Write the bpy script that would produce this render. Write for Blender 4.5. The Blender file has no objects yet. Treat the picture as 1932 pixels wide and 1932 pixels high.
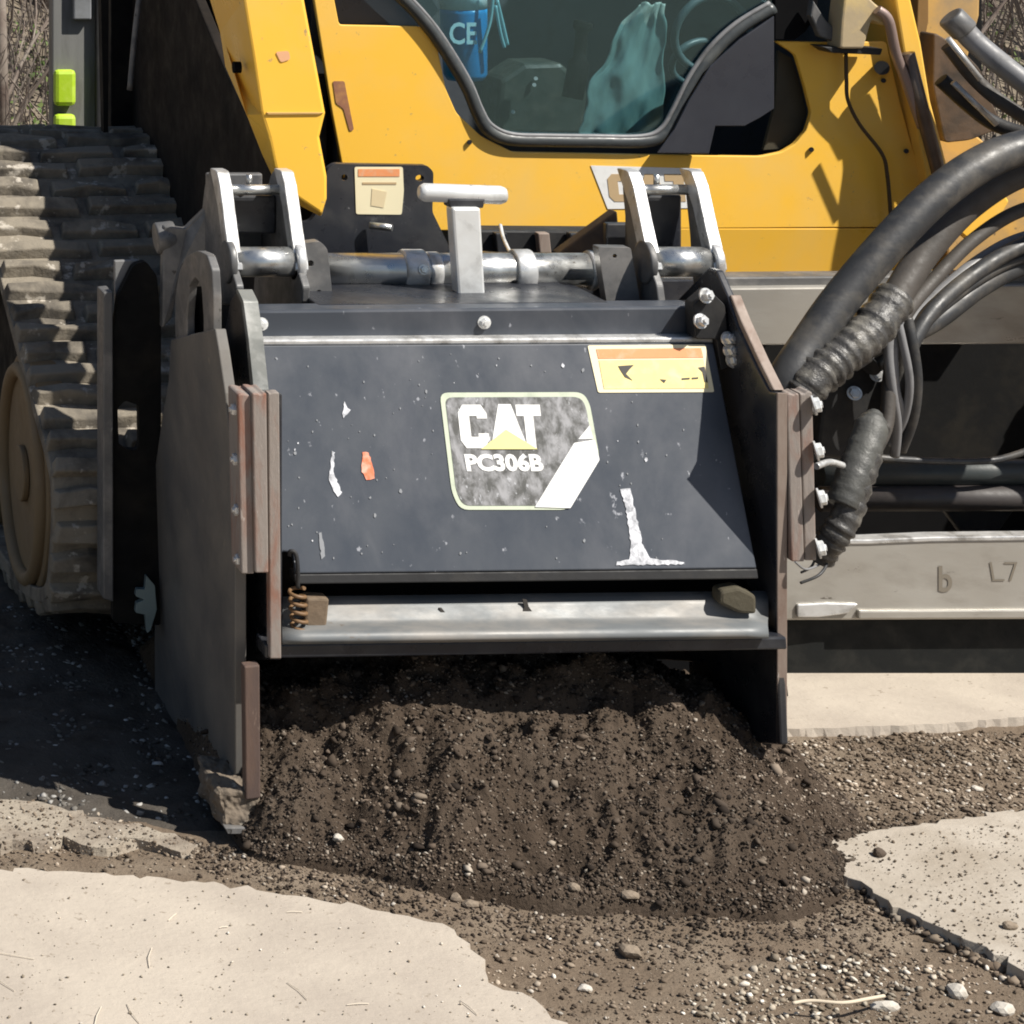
import bpy, bmesh, math, random
import numpy as np
from mathutils import Vector, Matrix
from mathutils.geometry import tessellate_polygon
random.seed(7); RNG = np.random.default_rng(7)
SC = bpy.context.scene; COL = SC.collection

# ------------------------------------------------------------------ camera
F, AX, HY, CH = 4550.0, 780.0, 400.0, 1.52        # focal length / optical axis on a 1932 px frame, eye height
cd = bpy.data.cameras.new('camera'); cam = bpy.data.objects.new('camera', cd); COL.objects.link(cam)
cam.location = (0, 0, CH); cam.rotation_euler = (math.radians(90), 0, 0)
cd.sensor_width = 36; cd.lens = F/1932*36
cd.shift_x = (966+AX)/1932; cd.shift_y = -(966+HY)/1932
cd.clip_start = .05; cd.clip_end = 2000
SC.camera = cam
# ------------------------------------------------------------------ sky, sun, exposure
AZ, EL = 53.0, 50.0                               # sun: to the right of the viewer's back, high
w = bpy.data.worlds.new('World'); SC.world = w; w.use_nodes = True
nt = w.node_tree; nt.nodes.clear()
sky = nt.nodes.new('ShaderNodeTexSky'); sky.sky_type = 'NISHITA'; sky.sun_disc = False
sky.sun_elevation = math.radians(EL); sky.sun_rotation = math.radians(180-AZ)
bg = nt.nodes.new('ShaderNodeBackground'); bg.inputs[1].default_value = .055
wo = nt.nodes.new('ShaderNodeOutputWorld'); nt.links.new(sky.outputs[0], bg.inputs[0]); nt.links.new(bg.outputs[0], wo.inputs[0])
sl = bpy.data.lights.new('sun', 'SUN'); sun = bpy.data.objects.new('sun', sl); COL.objects.link(sun)
sl.energy = 5.0; sl.angle = math.radians(.53); sl.color = (1, .95, .87)
a, e = math.radians(AZ), math.radians(EL)
SUNV = Vector((math.cos(e)*math.sin(a), -math.cos(e)*math.cos(a), math.sin(e)))
sun.rotation_euler = SUNV.to_track_quat('Z', 'Y').to_euler(); sun.location = (4, -4, 6)
SC.view_settings.view_transform = 'Standard'; SC.view_settings.look = 'None'
SC.view_settings.exposure = .50; SC.view_settings.gamma = 1
SC.cycles.max_bounces = 8; SC.cycles.transparent_max_bounces = 8
SC.cycles.filter_width = 1.9

# ------------------------------------------------------------------ measuring helpers
TILT = .03
def P(px, py, Y): return Vector(((px+AX)/F*Y, Y, CH-(py+HY)/F*Y))
def S(px, py, X, tilt=TILT, z0=.5):               # point on an upright plane that runs away from the viewer
    Y = (X+tilt*(z0-CH))/((px+AX)/F-tilt*(py+HY)/F); return P(px, py, Y)
def G(px, py, z=0): return P(px, py, (CH-z)*F/(py+HY))
def PL(px, py, plane, off=0):                     # point on any plane
    o, n = plane; d = Vector(((px+AX)/F, 1, -(py+HY)/F)); c = Vector((0, 0, CH))
    return c + d*((o-c).dot(n)/d.dot(n)) + n*off
def fillet(pts, r, n=4):
    out = []; k = len(pts)
    for i in range(k):
        p, a_, b_ = (Vector(pts[i]), Vector(pts[i-1]), Vector(pts[(i+1) % k]))
        u = a_-p; v = b_-p; ru = min(r, u.length*.48); rv = min(r, v.length*.48)
        s = p+u.normalized()*ru; t = p+v.normalized()*rv
        for j in range(n+1):
            q = j/n; out.append(tuple(s*(1-q)**2+p*2*q*(1-q)+t*q*q))
    return out
def spline(pts, n=8, closed=False):
    pts = [Vector(p) for p in pts]; out = []; k = len(pts)
    for i in range(k if closed else k-1):
        g = (lambda j: pts[j % k]) if closed else (lambda j: pts[max(0, min(k-1, j))])
        p0, p1, p2, p3 = g(i-1), g(i), g(i+1), g(i+2)
        for j in range(n):
            t = j/n
            out.append(.5*((2*p1)+(p2-p0)*t+(2*p0-5*p1+4*p2-p3)*t*t+(3*p1-p0-3*p2+p3)*t**3))
    if not closed: out.append(pts[-1])
    return out
# value noise on numpy arrays
_T = RNG.random((256, 256))
def vnoise(x, y):
    xi = np.floor(x).astype(int); yi = np.floor(y).astype(int); fx = x-xi; fy = y-yi
    fx = fx*fx*(3-2*fx); fy = fy*fy*(3-2*fy)
    g = lambda i, j: _T[i & 255, j & 255]
    return (g(xi, yi)*(1-fx)+g(xi+1, yi)*fx)*(1-fy)+(g(xi, yi+1)*(1-fx)+g(xi+1, yi+1)*fx)*fy
def fbm(x, y, o=5):
    s = 0; a_ = .5
    for i in range(o): s = s+a_*(vnoise(x*2**i+17*i, y*2**i+31*i)-.5); a_ *= .5
    return s
# ------------------------------------------------------------------ materials
def hexc(r, g, b, k=1.0):
    f = lambda c: (c/255/12.92 if c/255 <= .04045 else ((c/255+.055)/1.055)**2.4)*k
    return (f(r), f(g), f(b), 1)
MATS = {}
def mat(name, c, rough=.5, metal=0, c2=None, amt=.5, scale=8, c3=None, amt3=.0, scale3=60, bump=.1, bscale=80, spec=.5, coat=0, stretch=(1, 1, 1), rvar=.15):
    m = bpy.data.materials.new(name); m.use_nodes = True; t = m.node_tree; N = t.nodes; L = t.links
    b = N['Principled BSDF']; tc = N.new('ShaderNodeTexCoord'); mp = N.new('ShaderNodeMapping'); mp.inputs['Scale'].default_value = stretch
    L.new(tc.outputs['Object'], mp.inputs[0])
    col = None
    def nz(sc, det=6, dist=0):
        n = N.new('ShaderNodeTexNoise'); n.inputs['Scale'].default_value = sc; n.inputs['Detail'].default_value = det
        n.inputs['Distortion'].default_value = dist; n.inputs['Roughness'].default_value = .62; L.new(mp.outputs[0], n.inputs[0]); return n
    def layer(prev, c_, n, lo, hi):
        r = N.new('ShaderNodeMapRange'); r.inputs[1].default_value = lo; r.inputs[2].default_value = hi; L.new(n.outputs[0], r.inputs[0])
        x = N.new('ShaderNodeMix'); x.data_type = 'RGBA'; L.new(r.outputs[0], x.inputs[0])
        if isinstance(prev, tuple): x.inputs[6].default_value = prev
        else: L.new(prev, x.inputs[6])
        x.inputs[7].default_value = c_; return x.outputs[2]
    cur = tuple(c)
    if c2: n = nz(scale, 8, .3); cur = layer(cur, c2, n, .62-.35*amt, .78-.25*amt)
    if c3: n3 = nz(scale3, 4, .1); cur = layer(cur, c3, n3, .72-.3*amt3, .78-.3*amt3)
    if isinstance(cur, tuple): b.inputs['Base Color'].default_value = cur
    else: L.new(cur, b.inputs['Base Color'])
    nr = nz(scale*2.3, 5); rr = N.new('ShaderNodeMapRange'); rr.inputs[1].default_value = .3; rr.inputs[2].default_value = .7
    rr.inputs[3].default_value = max(.02, rough-rvar); rr.inputs[4].default_value = min(1, rough+rvar)
    L.new(nr.outputs[0], rr.inputs[0]); L.new(rr.outputs[0], b.inputs['Roughness'])
    b.inputs['Metallic'].default_value = metal; b.inputs['Specular IOR Level'].default_value = spec; b.inputs['Coat Weight'].default_value = coat
    if bump:
        nb = nz(bscale, 6); bp = N.new('ShaderNodeBump'); bp.inputs['Strength'].default_value = bump; bp.inputs['Distance'].default_value = .004
        L.new(nb.outputs[0], bp.inputs['Height']); L.new(bp.outputs[0], b.inputs['Normal'])
    MATS[name] = m; return m
DUST = (.30, .25, .19, 1)
yel = mat('yellow_paint', (.95, .54, .060, 1), .36, c2=(.88, .54, .12, 1), amt=.45, scale=3.2, c3=(.50, .33, .14, 1), amt3=.2, scale3=38, bump=.02, bscale=20)
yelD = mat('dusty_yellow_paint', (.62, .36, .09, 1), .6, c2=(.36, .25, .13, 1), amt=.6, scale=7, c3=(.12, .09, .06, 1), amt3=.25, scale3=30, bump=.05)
blk = mat('dark_grey_paint', (.020, .022, .028, 1), .33, c2=(.05, .05, .052, 1), amt=.35, scale=9, c3=(.20, .20, .21, 1), amt3=.10, scale3=70, bump=.04, bscale=40)
covm = mat('hood_paint', (.046, .054, .068, 1), .38, c2=(.08, .086, .10, 1), amt=.42, scale=7, c3=(.30, .31, .34, 1), amt3=.16, scale3=75, bump=.04, bscale=30, stretch=(1, 1, .6), rvar=.08)
blkM = mat('matte_black', (.012, .012, .013, 1), .65, c2=(.03, .028, .025, 1), amt=.4, scale=12)
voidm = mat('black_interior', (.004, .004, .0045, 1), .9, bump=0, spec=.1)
chas = mat('shade_black_chassis', (.006, .006, .006, 1), .8, c2=(.016, .014, .011, 1), amt=.4, scale=10, spec=.2)  # black deepened to paint the shade inside the loader
dusty = mat('dusty_dark_steel', (.16, .147, .13, 1), .5, c2=(.085, .085, .086, 1), amt=.6, scale=3.2, c3=(.24, .21, .16, 1), amt3=.14, scale3=22, bump=.06, spec=.3)
steel = mat('bright_steel', (.62, .63, .62, 1), .34, .9, c2=(.35, .34, .32, 1), amt=.35, scale=18, c3=(.18, .16, .14, 1), amt3=.12, scale3=60, bump=.03)
worn = mat('worn_bright_edge', (.66, .66, .65, 1), .38, .5, c2=(.33, .32, .30, 1), amt=.42, scale=25, c3=(.15, .14, .13, 1), amt3=.08, scale3=60, bump=.05)
wht = mat('galvanised_white', (.74, .75, .74, 1), .42, .3, c2=(.46, .46, .45, 1), amt=.35, scale=16, c3=(.22, .21, .19, 1), amt3=.14, scale3=70, bump=.05)
greyS = mat('grey_steel_plate', (.13, .13, .13, 1), .5, .3, c2=(.24, .23, .22, 1), amt=.45, scale=16, c3=(.06, .055, .05, 1), amt3=.2, scale3=60, bump=.08)
rust = mat('rusty_steel', (.26, .225, .20, 1), .7, .1, c2=(.25, .11, .07, 1), amt=.42, scale=9, c3=(.42, .36, .32, 1), amt3=.22, scale3=60, bump=.25, stretch=(2.5, 2.5, .7))
edge = mat('dusty_plate_edge', (.27, .215, .18, 1), .65, .1, c2=(.20, .14, .11, 1), amt=.5, scale=14, c3=(.5, .45, .4, 1), amt3=.15, scale3=60, bump=.1, stretch=(2, 2, .7))
band = mat('scuffed_grey_band', (.13, .14, .145, 1), .5, .1, c2=(.24, .225, .205, 1), amt=.5, scale=8, c3=(.12, .10, .08, 1), amt3=.12, scale3=40, bump=.05, stretch=(.6, 1, 1.6))
tan = mat('worn_tan_steel', (.42, .40, .36, 1), .42, .4, c2=(.28, .255, .22, 1), amt=.5, scale=6, c3=(.10, .085, .07, 1), amt3=.12, scale3=32, bump=.06, stretch=(.6, 1, 1.5))
rub = mat('track_rubber', (.24, .21, .165, 1), .9, c2=(.09, .08, .068, 1), amt=.5, scale=11, c3=(.44, .40, .34, 1), amt3=.38, scale3=26, bump=.9, bscale=45, spec=.2)
tanw = mat('dusty_tan_wheel', (.21, .145, .075, 1), .7, c2=(.20, .14, .08, 1), amt=.4, scale=9)
hose = mat('black_rubber_hose', (.030, .031, .033, 1), .5, c2=(.085, .078, .068, 1), amt=.45, scale=16, bump=.12, bscale=120)
hoseB = mat('dusty_brown_hose', (.06, .052, .045, 1), .65, c2=(.05, .045, .04, 1), amt=.5, scale=22, bump=.2)
hoseG = mat('grey_hose_guard', (.19, .19, .195, 1), .5, c2=(.10, .10, .10, 1), amt=.3, scale=20, bump=.1)
sleeve = mat('crinkled_sleeve', (.05, .048, .046, 1), .38, c2=(.16, .15, .13, 1), amt=.45, scale=30, bump=1, bscale=45)
gask = mat('rubber_gasket', (.05, .056, .058, 1), .42, c2=(.10, .105, .10, 1), amt=.3, scale=20, bump=.05)
sideg = mat('dark_reflection_grey', (.035, .037, .046, 1), .35, c2=(.045, .045, .05, 1), amt=.3, scale=5, bump=.01)
conc = mat('pale_concrete', (.455, .40, .332, 1), .9, c2=(.385, .335, .28, 1), amt=.6, scale=5, c3=(.29, .245, .195, 1), amt3=.27, scale3=75, bump=.35, bscale=90, spec=.2)
conc2 = mat('grey_concrete', (.44, .395, .335, 1), .9, c2=(.33, .285, .23, 1), amt=.65, scale=5, c3=(.22, .18, .14, 1), amt3=.26, scale3=70, bump=.5, bscale=70, spec=.2)
dirt = mat('milled_dirt', (.155, .118, .085, 1), .95, c2=(.21, .168, .125, 1), amt=.5, scale=6, c3=(.06, .045, .032, 1), amt3=.25, scale3=60, bump=.9, bscale=130, spec=.15)
pilem = mat('dark_millings', (.058, .042, .030, 1), .95, c2=(.085, .064, .047, 1), amt=.5, scale=9, c3=(.02, .015, .011, 1), amt3=.35, scale3=90, bump=1, bscale=150, spec=.15)
lime = mat('lime_reflective', (.42, .62, .03, 1), .4, c2=(.55, .72, .10, 1), amt=.5, scale=20)
postm = mat('grey_post_metal', (.20, .20, .19, 1), .6, .2, c2=(.13, .125, .11, 1), amt=.5, scale=6, stretch=(4, 4, .5))
twig = mat('bare_twig', (.26, .22, .185, 1), .9, c2=(.16, .12, .10, 1), amt=.5, scale=8)
leafm = mat('young_leaf', (.07, .12, .025, 1), .7, c2=(.12, .15, .04, 1), amt=.5, scale=8)
bank = mat('leaf_litter', (.20, .165, .12, 1), .95, c2=(.11, .09, .07, 1), amt=.5, scale=4, c3=(.10, .12, .04, 1), amt3=.3, scale3=11, bump=.8)
blue = mat('blue_plastic', (.01, .28, .62, 1), .35, bump=0)
cyan = mat('pale_cyan_plastic', (.75, .90, .92, 1), .35, bump=0)
teal = mat('teal_plastic_film', (.26, .34, .31, 1), .5, c2=(.14, .20, .19, 1), amt=.6, scale=7, bump=.4, bscale=9, stretch=(2, 1, .6))
cabin = mat('cab_lining', (.050, .060, .070, 1), .6, c2=(.025, .03, .03, 1), amt=.3, scale=9)
lab_w = mat('label_cream', (.82, .74, .50, 1), .5, bump=0); lab_y = mat('label_yellow', (.85, .70, .28, 1), .5, c2=(.8, .68, .38, 1), amt=.4, scale=30, bump=0)
lab_o = mat('label_orange', (.78, .30, .12, 1), .5, c2=(.70, .40, .24, 1), amt=.4, scale=50, bump=0)
lab_k = mat('label_ink', (.05, .045, .04, 1), .6, bump=0)
dec_w = mat('decal_white', (.80, .80, .78, 1), .5, c2=(.66, .66, .64, 1), amt=.3, scale=30, bump=0)
dec_g = mat('decal_border', (.52, .57, .44, 1), .5, c2=(.40, .44, .34, 1), amt=.3, scale=30, bump=0)
dec_k = mat('decal_scuffed_field', (.07, .07, .065, 1), .5, c2=(.30, .30, .31, 1), amt=.6, scale=60, c3=(.42, .43, .45, 1), amt3=.3, scale3=110, bump=.05, stretch=(1, 1, .5))
dec_y = mat('decal_yellow', (.78, .70, .28, 1), .5, bump=0)
mark_w = mat('white_scuff', (.66, .67, .71, 1), .6, c2=(.25, .26, .28, 1), amt=.55, scale=90, bump=0); mark_o = mat('orange_scuff', (.70, .17, .07, 1), .6, c2=(.75, .40, .30, 1), amt=.5, scale=70, bump=0)
rustm = mat('rust_stain', (.30, .13, .07, 1), .7, c2=(.45, .22, .08, 1), amt=.4, scale=40, bump=0)
# window glass
gl = bpy.data.materials.new('tinted_glass'); gl.use_nodes = True; t = gl.node_tree; t.nodes.clear()
o_ = t.nodes.new('ShaderNodeOutputMaterial'); mx = t.nodes.new('ShaderNodeMixShader'); tr = t.nodes.new('ShaderNodeBsdfTransparent'); gs = t.nodes.new('ShaderNodeBsdfGlossy')
tr.inputs[0].default_value = (.74, .88, .91, 1); gs.inputs[0].default_value = (.55, .85, .95, 1); gs.inputs[1].default_value = .04; mx.inputs[0].default_value = .12
t.links.new(tr.outputs[0], mx.inputs[1]); t.links.new(gs.outputs[0], mx.inputs[2]); t.links.new(mx.outputs[0], o_.inputs[0])
# gravel: every stone its own shade
def gravel_mat(name, stops, patch=True):
    m = bpy.data.materials.new(name); m.use_nodes = True; t = m.node_tree; N = t.nodes; L = t.links; b = N['Principled BSDF']
    g = N.new('ShaderNodeNewGeometry'); r = N.new('ShaderNodeValToRGB'); r.color_ramp.interpolation = 'LINEAR'
    els = r.color_ramp.elements
    while len(els) < len(stops): els.new(.5)
    for el, (p, c) in zip(els, stops): el.position = p; el.color = (*c, 1)
    tc = N.new('ShaderNodeTexCoord'); nz = N.new('ShaderNodeTexNoise'); nz.inputs['Scale'].default_value = 7; nz.inputs['Detail'].default_value = 5; L.new(tc.outputs['Object'], nz.inputs[0])
    mr = N.new('ShaderNodeMapRange'); mr.inputs[1].default_value = .35; mr.inputs[2].default_value = .65; mr.inputs[3].default_value = .55; mr.inputs[4].default_value = 1.5; L.new(nz.outputs[0], mr.inputs[0])
    vm = N.new('ShaderNodeVectorMath'); vm.operation = 'SCALE'; L.new(g.outputs['Random Per Island'], r.inputs[0]); L.new(r.outputs[0], vm.inputs[0]); L.new(mr.outputs[0], vm.inputs[3]); L.new(vm.outputs[0], b.inputs['Base Color']); b.inputs['Roughness'].default_value = .9; b.inputs['Specular IOR Level'].default_value = .2
    return m
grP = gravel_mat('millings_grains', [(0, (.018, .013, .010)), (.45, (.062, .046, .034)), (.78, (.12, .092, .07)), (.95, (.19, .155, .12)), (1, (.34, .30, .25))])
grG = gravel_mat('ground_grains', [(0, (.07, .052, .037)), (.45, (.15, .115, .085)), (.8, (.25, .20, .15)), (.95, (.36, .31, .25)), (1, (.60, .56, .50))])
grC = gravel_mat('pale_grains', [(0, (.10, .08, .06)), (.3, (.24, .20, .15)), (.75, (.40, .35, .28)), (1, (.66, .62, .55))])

# ------------------------------------------------------------------ object helpers
def tag(o, label=None, cat=None, group=None, kind=None):
    if label: o['label'] = label
    if cat: o['category'] = cat
    if group: o['group'] = group
    if kind: o['kind'] = kind
    return o
def thing(name, loc, label, cat, group=None):
    o = bpy.data.objects.new(name, None); COL.objects.link(o); o.location = loc; o.empty_display_size = .1
    return tag(o, label, cat, group)
def wloc(o):
    v = Vector((0, 0, 0))
    while o is not None:
        v = v+o.location
        if o.parent is not None: v = v+o.matrix_parent_inverse.translation
        o = o.parent
    return v
def link(name, me, m, parent=None, label=None):
    o = bpy.data.objects.new(name, me); COL.objects.link(o)
    if m is not None and not me.materials: me.materials.append(m)
    if parent is not None:
        o.parent = parent; o.matrix_parent_inverse = Matrix.Translation(-wloc(parent))
    if label: o['label'] = label
    return o
def from_bm(name, bm, m, parent=None, smooth=False, bev=0, label=None):
    bmesh.ops.recalc_face_normals(bm, faces=bm.faces[:])
    me = bpy.data.meshes.new(name); bm.to_mesh(me); bm.free()
    if smooth: me.shade_smooth()
    o = link(name, me, m, parent, label)
    if bev:
        b = o.modifiers.new('bevel', 'BEVEL'); b.width = bev; b.segments = 2; b.limit_method = 'ANGLE'; b.angle_limit = math.radians(35)
    return o
def add_prism(bm, loop, vec, holes=(), loop2=None):
    vec = Vector(vec); loops = [loop]+list(holes)
    A = [[bm.verts.new(p) for p in lp] for lp in loops]
    if loop2: B = [[bm.verts.new(p) for p in loop2]]
    else: B = [[bm.verts.new(Vector(p)+vec) for p in lp] for lp in loops]
    if holes:
        fa = [v for lp in A for v in lp]; fb = [v for lp in B for v in lp]
        for tri in tessellate_polygon([[Vector(p) for p in lp] for lp in loops]):
            try: bm.faces.new([fa[i] for i in tri]); bm.faces.new([fb[i] for i in reversed(tri)])
            except ValueError: pass
    else: bm.faces.new(A[0]); bm.faces.new(list(reversed(B[0])))
    for la, lb in zip(A, B):
        k = len(la)
        for i in range(k): bm.faces.new((la[i], lb[i], lb[(i+1) % k], la[(i+1) % k]))
def prism(name, loop, vec, m, parent=None, bev=.0015, holes=(), loop2=None, label=None, smooth=False):
    bm = bmesh.new(); add_prism(bm, [Vector(p) for p in loop], vec, [[Vector(p) for p in h] for h in holes], loop2)
    return from_bm(name, bm, m, parent, smooth, bev, label)
def front(name, pts, Y, depth, m, parent=None, bev=.0015, holes=(), label=None):
    return prism(name, [P(x, y, Y) for x, y in pts], (0, depth, 0), m, parent, bev, [[P(x, y, Y) for x, y in h] for h in holes], label=label)
def side(name, pts, X, th, m, parent=None, bev=.0015, holes=(), dx=0, label=None):
    f = lambda x, y: S(x, y, X)+Vector((dx, 0, 0))
    return prism(name, [f(x, y) for x, y in pts], (th, 0, 0), m, parent, bev, [[f(x, y) for x, y in h] for h in holes], label=label)
def add_box(bm, x0, x1, y0, y1, z0, z1):
    add_prism(bm, [Vector((x0, y0, z0)), Vector((x1, y0, z0)), Vector((x1, y0, z1)), Vector((x0, y0, z1))], (0, y1-y0, 0))
def box(name, x0, x1, y0, y1, z0, z1, m, parent=None, bev=.002, label=None):
    bm = bmesh.new(); add_box(bm, x0, x1, y0, y1, z0, z1); return from_bm(name, bm, m, parent, bev=bev, label=label)
def add_tube(bm, pts, rad, seg=14, closed=False, flat=1.0):
    pts = [Vector(p) for p in pts]; k = len(pts); rads = rad if isinstance(rad, (list, tuple)) else [rad]*k
    rings = []; up = None
    for i in range(k):
        d = (pts[(i+1) % k]-pts[i-1]) if closed else (pts[min(i+1, k-1)]-pts[max(i-1, 0)])
        d.normalize()
        if up is None: up = d.orthogonal().normalized()
        up = (up-d*up.dot(d)).normalized(); s = d.cross(up)
        rings.append([bm.verts.new(pts[i]+(up*math.cos(2*math.pi*j/seg)*flat+s*math.sin(2*math.pi*j/seg))*rads[i]) for j in range(seg)])
    for i in range(k if closed else k-1):
        r0, r1 = rings[i], rings[(i+1) % k]
        for j in range(seg): bm.faces.new((r0[j], r0[(j+1) % seg], r1[(j+1) % seg], r1[j]))
    if not closed: bm.faces.new(list(reversed(rings[0]))); bm.faces.new(rings[-1])
def tube(name, pts, rad, m, parent=None, seg=16, closed=False, label=None, smooth=True, bev=0):
    bm = bmesh.new(); add_tube(bm, pts, rad, seg, closed); o = from_bm(name, bm, m, parent, smooth=False, bev=bev, label=label)
    if smooth:
        me = o.data
        for p in me.polygons: p.use_smooth = len(p.vertices) == 4
    return o
def circ(cx, cy, r, n=16, ry=None): return [(cx+r*math.cos(2*math.pi*i/n), cy+(ry or r)*math.sin(2*math.pi*i/n)) for i in range(n)]
def bolt_mesh(r, h):
    bm = bmesh.new()
    add_tube(bm, [(0, 0, 0), (0, 0, h*.25)], r*1.35, 20)
    add_tube(bm, [(0, 0, h*.2), (0, 0, h*.9), (0, 0, h)], [r, r, r*.86], 6)
    add_tube(bm, [(0, 0, h), (0, 0, h*1.25)], r*.45, 10)
    bmesh.ops.recalc_face_normals(bm, faces=bm.faces[:]); me = bpy.data.meshes.new('bolt'); bm.to_mesh(me); bm.free(); return me
def put(me, name, loc, direction, m, parent, spin=0, label=None):
    o = link(name, me, m, None, label); o.rotation_euler = (Vector(direction).to_track_quat('Z', 'Y') @ Matrix.Rotation(spin, 4, 'Z').to_quaternion()).to_euler()
    o.location = loc; o.parent = parent; o.matrix_parent_inverse = Matrix.Translation(-wloc(parent)); return o

# ------------------------------------------------------------------ ground, slabs, bank
def ground_h(x, y):
    near = np.exp(-((np.maximum(0, np.abs(x-1.8)-3))**2+(np.maximum(0, np.abs(y-4)-2.5))**2))
    h = near*(.030*fbm(x*3, y*3, 6)+.012*fbm(x*22+5, y*22, 4)-.004)
    d = (y-G(1600, 1655).y)-(x-G(1600, 1655).x)*(G(1932, 1832).y-G(1600, 1655).y)/(G(1932, 1832).x-G(1600, 1655).x)
    return h-.001-.02*np.clip(d/.03, 0, 1)*np.clip((G(1740, 1575).y-y)/.03, 0, 1)*np.clip((x-1.78)/.03, 0, 1)
def grid(name, xs, ys, hf, m):
    X, Yy = np.meshgrid(xs, ys); Z = hf(X, Yy); nx, ny = len(xs), len(ys)
    v = np.stack([X.ravel(), Yy.ravel(), Z.ravel()], 1).astype(np.float32)
    i = np.arange((ny-1)*nx).reshape(ny-1, nx)[:, :-1].ravel(); f = np.stack([i, i+1, i+nx+1, i+nx], 1).astype(np.int32)
    me = bpy.data.meshes.new(name); me.vertices.add(len(v)); me.vertices.foreach_set('co', v.ravel())
    me.loops.add(f.size); me.loops.foreach_set('vertex_index', f.ravel()); me.polygons.add(len(f))
    me.polygons.foreach_set('loop_start', np.arange(0, f.size, 4, dtype=np.int32)); me.update(); me.validate(); me.shade_smooth()
    return link(name, me, m)
def axis(lo, hi, d, far):
    inner = np.arange(lo, hi, d); out = [d*2]
    while out[-1] < far: out.append(out[-1]*1.5)
    out = np.array(out); return np.concatenate([lo-out[::-1], inner, hi+out])
tag(grid('ground', axis(.2, 3.4, .012, 300), axis(2.5, 5.2, .012, 300), ground_h, dirt), kind='structure')

def rough_edge(pts, amp=.006, step=.02, seedv=1):
    r = random.Random(seedv); out = []; k = len(pts)
    for i in range(k):
        a_, b_ = Vector(pts[i]), Vector(pts[(i+1) % k]); n = max(1, int((b_-a_).length/step)); n = min(n, 160)
        for j in range(n):
            p = a_.lerp(b_, j/n)
            if 0 < j: p = p+Vector((r.uniform(-amp, amp), r.uniform(-amp, amp), 0))
            out.append(p)
    return out
def slab(name, pxpts, z, m, extra, seedv, under=.05, amp=.009):
    pts = [G(x, y, z) for x, y in pxpts]+[Vector((x, y, z)) for x, y in extra]
    top = rough_edge(pts, amp, .014, seedv); bm = bmesh.new()
    r = random.Random(seedv); c = sum(top, Vector())/len(top)
    low = [Vector((p.x, p.y, -under))+((p-c)*Vector((1, 1, 0))).normalized()*r.uniform(.0, .012) for p in top]
    add_prism(bm, low, (0, 0, 0), loop2=None) if False else None
    A = [bm.verts.new(p) for p in top]; B = [bm.verts.new(p) for p in low]
    for tri in tessellate_polygon([top]): 
        try: bm.faces.new([A[i] for i in tri])
        except ValueError: pass
    k = len(A)
    for i in range(k): bm.faces.new((A[i], B[i], B[(i+1) % k], A[(i+1) % k]))
    return tag(from_bm(name, bm, m, bev=.003), kind='structure')
LEFT_SLAB = [(-900, 1590), (-300, 1622), (0, 1640), (160, 1646), (300, 1655), (420, 1668), (560, 1690), (680, 1708), (770, 1728), (835, 1742), (862, 1765), (900, 1800), (915, 1830), (918, 1852), (950, 1868), (1010, 1886), (1030, 1905), (1080, 1945), (1150, 2010), (1240, 2150)]
slab('pavement_slab', LEFT_SLAB, .022, conc, [(1.3, .6), (-3, .6), (-3, 3.3)], 3)
RIGHT_SLAB = [(1560, 1610), (1600, 1655), (1660, 1690), (1740, 1735), (1810, 1765), (1860, 1785), (1932, 1832), (2080, 1900), (2500, 2050), (2500, 1520), (1932, 1528), (1820, 1540), (1740, 1552), (1640, 1568), (1560, 1590)]
slab('pavement_slab', RIGHT_SLAB, .013, conc2, [], 5, .03)
slab('pavement_apron', [(1440, 1376), (1600, 1372), (1760, 1366), (1932, 1352), (2600, 1330), (2600, 900), (1440, 900)], .006, conc, [], 9, .02, .003)
# bank with brush behind the machine
def bank_h(x, y): return np.clip((y-9.2)*.55, -.3, 9)+.25*fbm(x*.7, y*.7, 4)-.05
tag(grid('hillside', np.linspace(-12, 30, 90), np.concatenate([np.linspace(8.8, 14, 60), np.linspace(15, 40, 20)]), bank_h, bank), kind='structure')

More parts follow.
